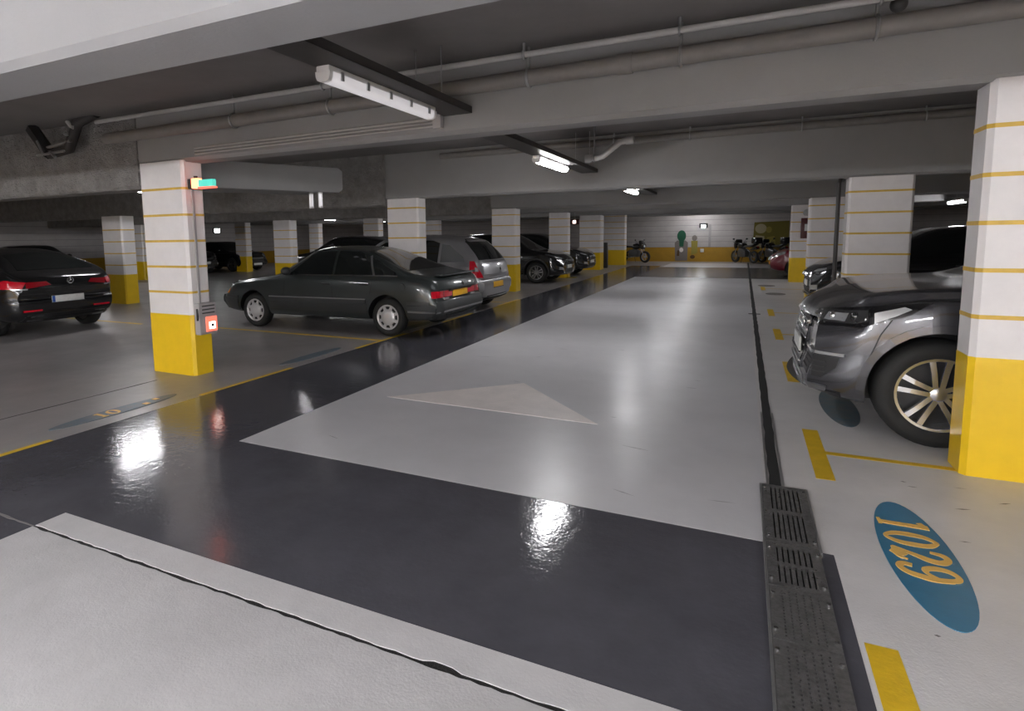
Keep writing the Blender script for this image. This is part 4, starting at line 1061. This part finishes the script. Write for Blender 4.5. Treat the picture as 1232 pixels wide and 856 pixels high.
again(cross, -12.3, 16.6, PI, 'dark car whose roof shows above the silver hatchback')
place(make_hatch('hatchback', 'paint_red', 0), 2.85, 22.6, PI, 'dark red hatchback nose poking out behind the cabinet pillar')

# ================================================================== MOTORBIKES
def make_bike():
    r = empty('motorbike')
    prof = [(.20, -.05), (.24, -.06), (.29, -.05), (.31, 0), (.29, .05), (.24, .06), (.20, .05), (.20, -.05)]
    for x in (.70, -.70):
        w = MB().lathe_y(prof, 28).build('wheel', 'tyre', r, smooth=50, loc=(x, 0, .31))
        q = MB().lathe_y([(.21, -.04), (.19, -.03), (.19, .03), (.21, .04)], 28); q.lathe_y([(0, -.04), (.04, -.04), (.04, .04), (0, .04)], 12)
        for k in range(5):
            a = 2 * PI * k / 5; q.tube([(0, 0, 0), (.20 * math.cos(a), 0, .20 * math.sin(a))], .014, 6)
        q.build('rim', 'brushed', w, smooth=50)
    for s in (-1, 1): MB().tube([(.70, s * .085, .31), (.44, s * .085, .92)], .024, 8).build('fork', 'brushed', r, smooth=50)
    bevelled(MB().prism_y([(.42, .72), (.46, .86), (.30, 1.0), (.02, .98), (-.10, .80), (.10, .70)], -.14, .14), 'fuel_tank', 'paint_black', r, .05, 3)
    bevelled(MB().prism_y([(-.08, .78), (-.05, .86), (-.55, .90), (-.85, .98), (-.90, .93), (-.55, .78)], -.12, .12), 'seat', 'leather', r, .03, 2)
    bevelled(MB().prism_y([(.30, .30), (.36, .62), (.05, .72), (-.25, .62), (-.25, .30)], -.16, .16), 'engine', 'alloy_dark', r, .04, 2)
    MB().tube([(.45, 0, .80), (.10, 0, .70), (-.30, 0, .62), (-.70, 0, .31)], .04, 8).build('frame', 'black_trim', r, smooth=50)
    MB().tube([(.36, -.36, 1.02), (.42, -.14, .98), (.42, .14, .98), (.36, .36, 1.02)], .016, 8).build('handlebar', 'black_trim', r, smooth=50)
    bevelled(MB().prism_y([(.60, .70), (.66, .92), (.46, 1.18), (.40, 1.12), (.44, .74)], -.17, .17), 'fairing', 'paint_black', r, .04, 2)
    MB().ball((.64, 0, .86), .075, 14, 8, (.6, 1, .8)).build('headlamp', 'clear_lens', r, smooth=60)
    MB().tube([(.25, -.17, .34), (-.2, -.18, .28), (-.85, -.20, .46)], [.03, .035, .055], 10).build('exhaust_pipe', 'chrome', r, smooth=50)
    bevelled(MB().prism_y([(-.55, .62), (-.5, .70), (-.95, .84), (-1.0, .70)], -.09, .09), 'rear_mudguard', 'paint_black', r, .02, 2)
    MB().ball((-.98, 0, .80), .05, 10, 6, (.5, 1.2, .7)).build('tail_lamp', 'red_lens_dark', r, smooth=60)
    for s in (-1, 1):
        MB().tube([(.40, s * .22, 1.0), (.36, s * .34, 1.16)], .008, 6).build('mirror_stalk', 'black_trim', r)
        MB().ball((.36, s * .36, 1.18), .055, 10, 6, (.3, 1.2, .8)).build('mirror', 'black_trim', r, smooth=60)
    bevelled(MB().box(-1.05, -.72, -.20, .20, .96, 1.26), 'top_case', 'paint_black', r, .05, 3)
    MB().tube([(-.05, .12, .32), (-.10, .26, .02)], .012, 6).build('side_stand', 'black_trim', r)
    return r
bk = make_bike()
G = 'motorbikes parked by the far wall'
place(bk, .05, 31.9, PI - .95, 'black motorbike before the ochre mural, next to the drain slot', 'motorbike', G)
place(copy_tree(bk), 2.45, 31.6, PI - .95, 'black motorbike closest to the red hatchback', 'motorbike', G)
place(copy_tree(bk), 1.25, 31.8, PI - .95, 'black motorbike standing between two other motorbikes', 'motorbike', G)
place(copy_tree(bk), -5.2, 31.6, -.5, 'black motorbike standing alone beside the far yellow-based pillar', 'motorbike', G)

# ================================================================== FAR WALL : murals, signs
def wall_shape(poly, m, parent, d=.02, y=0): MB().prism_y(poly, -d - y, -y).build('painted_shape', m, parent)
def blob(cx, cz, rx, rz, n=18): return [(cx + rx * math.cos(2 * PI * i / n), cz + rz * math.sin(2 * PI * i / n)) for i in range(n)][::-1]
o = empty('wall_mural', (-2.98, Y1 - .016, 0))
MB().prism_y([(-.30, .05), (-.34, 1.0), (-.22, 1.12), (.20, 1.12), (.32, 1.0), (.30, .05)][::-1], -.012, 0).build('painted_body', 'mural_grey', o)
MB().prism_y(blob(0, 1.36, .22, .30), -.018, 0).build('painted_head', 'mural_green', o)
MB().prism_y([(-.10, .80), (-.12, 1.12), (.12, 1.12), (.10, .80)][::-1], -.018, 0).build('painted_scarf', 'mural_green', o)
MB().prism_y(blob(.0, .62, .10, .12), -.018, 0).build('painted_patch', 'arrow_white', o)
MB().prism_y([(-.22, .3), (-.2, .6), (-.1, .6), (-.1, .3)][::-1], -.018, 0).build('painted_shadow', 'mural_brown', o)
tag(o, 'painted figure with a green head on the far wall', 'mural', 'wall murals')
o = empty('wall_mural', (-2.34, Y1 - .016, 0))
MB().prism_y([(-.14, .35), (-.16, 1.1), (.16, 1.1), (.14, .45)][::-1], -.012, 0).build('painted_body', 'mural_olive', o)
MB().prism_y(blob(0, 1.24, .13, .15), -.018, 0).build('painted_head', 'mural_grey', o)
MB().prism_y(blob(-.08, .25, .12, .10), -.018, 0).build('painted_foot', 'mural_brown', o)
tag(o, 'narrow olive painted figure beside the green-headed one', 'mural', 'wall murals')
o = empty('wall_mural', (.75, Y1 - .016, 0))
MB().prism_y([(-.35, .70), (-.30, 2.0), (1.25, 2.05), (1.25, .70)][::-1], -.008, 0).build('painted_ground', 'mural_ochre', o)
MB().prism_y([(-.36, .75), (-.22, 1.35), (.16, 1.30), (.22, .75)][::-1], -.012, 0).build('painted_body', 'mural_sand', o)
MB().prism_y(blob(0, 1.68, .26, .24), -.012, 0).build('painted_head', 'mural_sand', o)
MB().prism_y(blob(.36, 1.62, .13, .16), -.016, 0).build('painted_ear', 'mural_olive', o)
MB().prism_y([(.2, .9), (.3, 1.25), (.62, 1.3), (.66, .9)][::-1], -.012, 0).build('painted_arm', 'mural_olive', o)
tag(o, 'faded sand-coloured painted figure on an ochre ground', 'mural', 'wall murals')
o = empty('wall_lamp', (-1.92, Y1 - .016, 1.85))
bevelled(MB().box(-.20, .20, -.12, 0, -.08, .16), 'backplate', 'plastic_dark', o, .01)
bevelled(MB().box(-.10, .10, -.16, -.11, -.09, .07), 'lens', 'sign_light', o, .01)
tag(o, 'small bright lamp with black surround on the far wall', 'wall lamp')
tag(MB().box(-1.66, -1.55, Y1 - .05, Y1 - .016, .78, 1.95).build('cable_duct', 'plastic_grey'), 'grey vertical cable duct below the far wall lamp', 'duct')
tag(bevelled(MB().box(-2.05, -1.87, Y1 - .05, Y1 - .014, .50, .68), 'wall_sign', 'plate_white', None, .004), 'small white square sign on the yellow far wall', 'sign')
tag(bevelled(MB().box(-5.62, -5.42, 25.95, 26.15, .02, 1.15), 'bollard', 'plastic_dark', None, .02), 'narrow black post between the far yellow-based pillars', 'post')
o = empty('exit_lamp', (-20.4, 18.0, 1.90))
bevelled(MB().box(-.04, .04, -.16, .16, -.10, .10), 'casing', 'plastic_dark', o, .01)
bevelled(MB().box(.036, .05, -.13, .13, -.07, .09), 'lit_panel', 'sign_light', o, .006)
MB().tube([(0, 0, .1), (0, 0, ZC - 1.9)], .015, 6).build('rod', 'galv', o)
tag(o, 'small bright exit lamp hanging over the second aisle', 'exit lamp')
o = empty('exit_lamp', (-6.15, 23.2, 2.03))
bevelled(MB().box(-.18, .18, -.05, .05, -.10, .10), 'casing', 'cabinet_red', o, .01)
bevelled(MB().box(-.07, .05, -.062, -.048, -.06, .06), 'lit_panel', 'call_glow', o, .006)
MB().tube([(0, 0, .1), (0, 0, ZC - 2.03)], .015, 6).build('rod', 'galv', o)
tag(o, 'small red lamp hanging over the far end of the left bays', 'exit lamp')
o = MB().prism([(-5.62, 20.0), (-5.30, 20.05), (-5.33, 20.45), (-5.60, 20.4)], .0005, .02)
tag(o.build('floor_marker', 'mural_olive'), 'tiny yellow marker on the floor before the black crossover', 'marker')
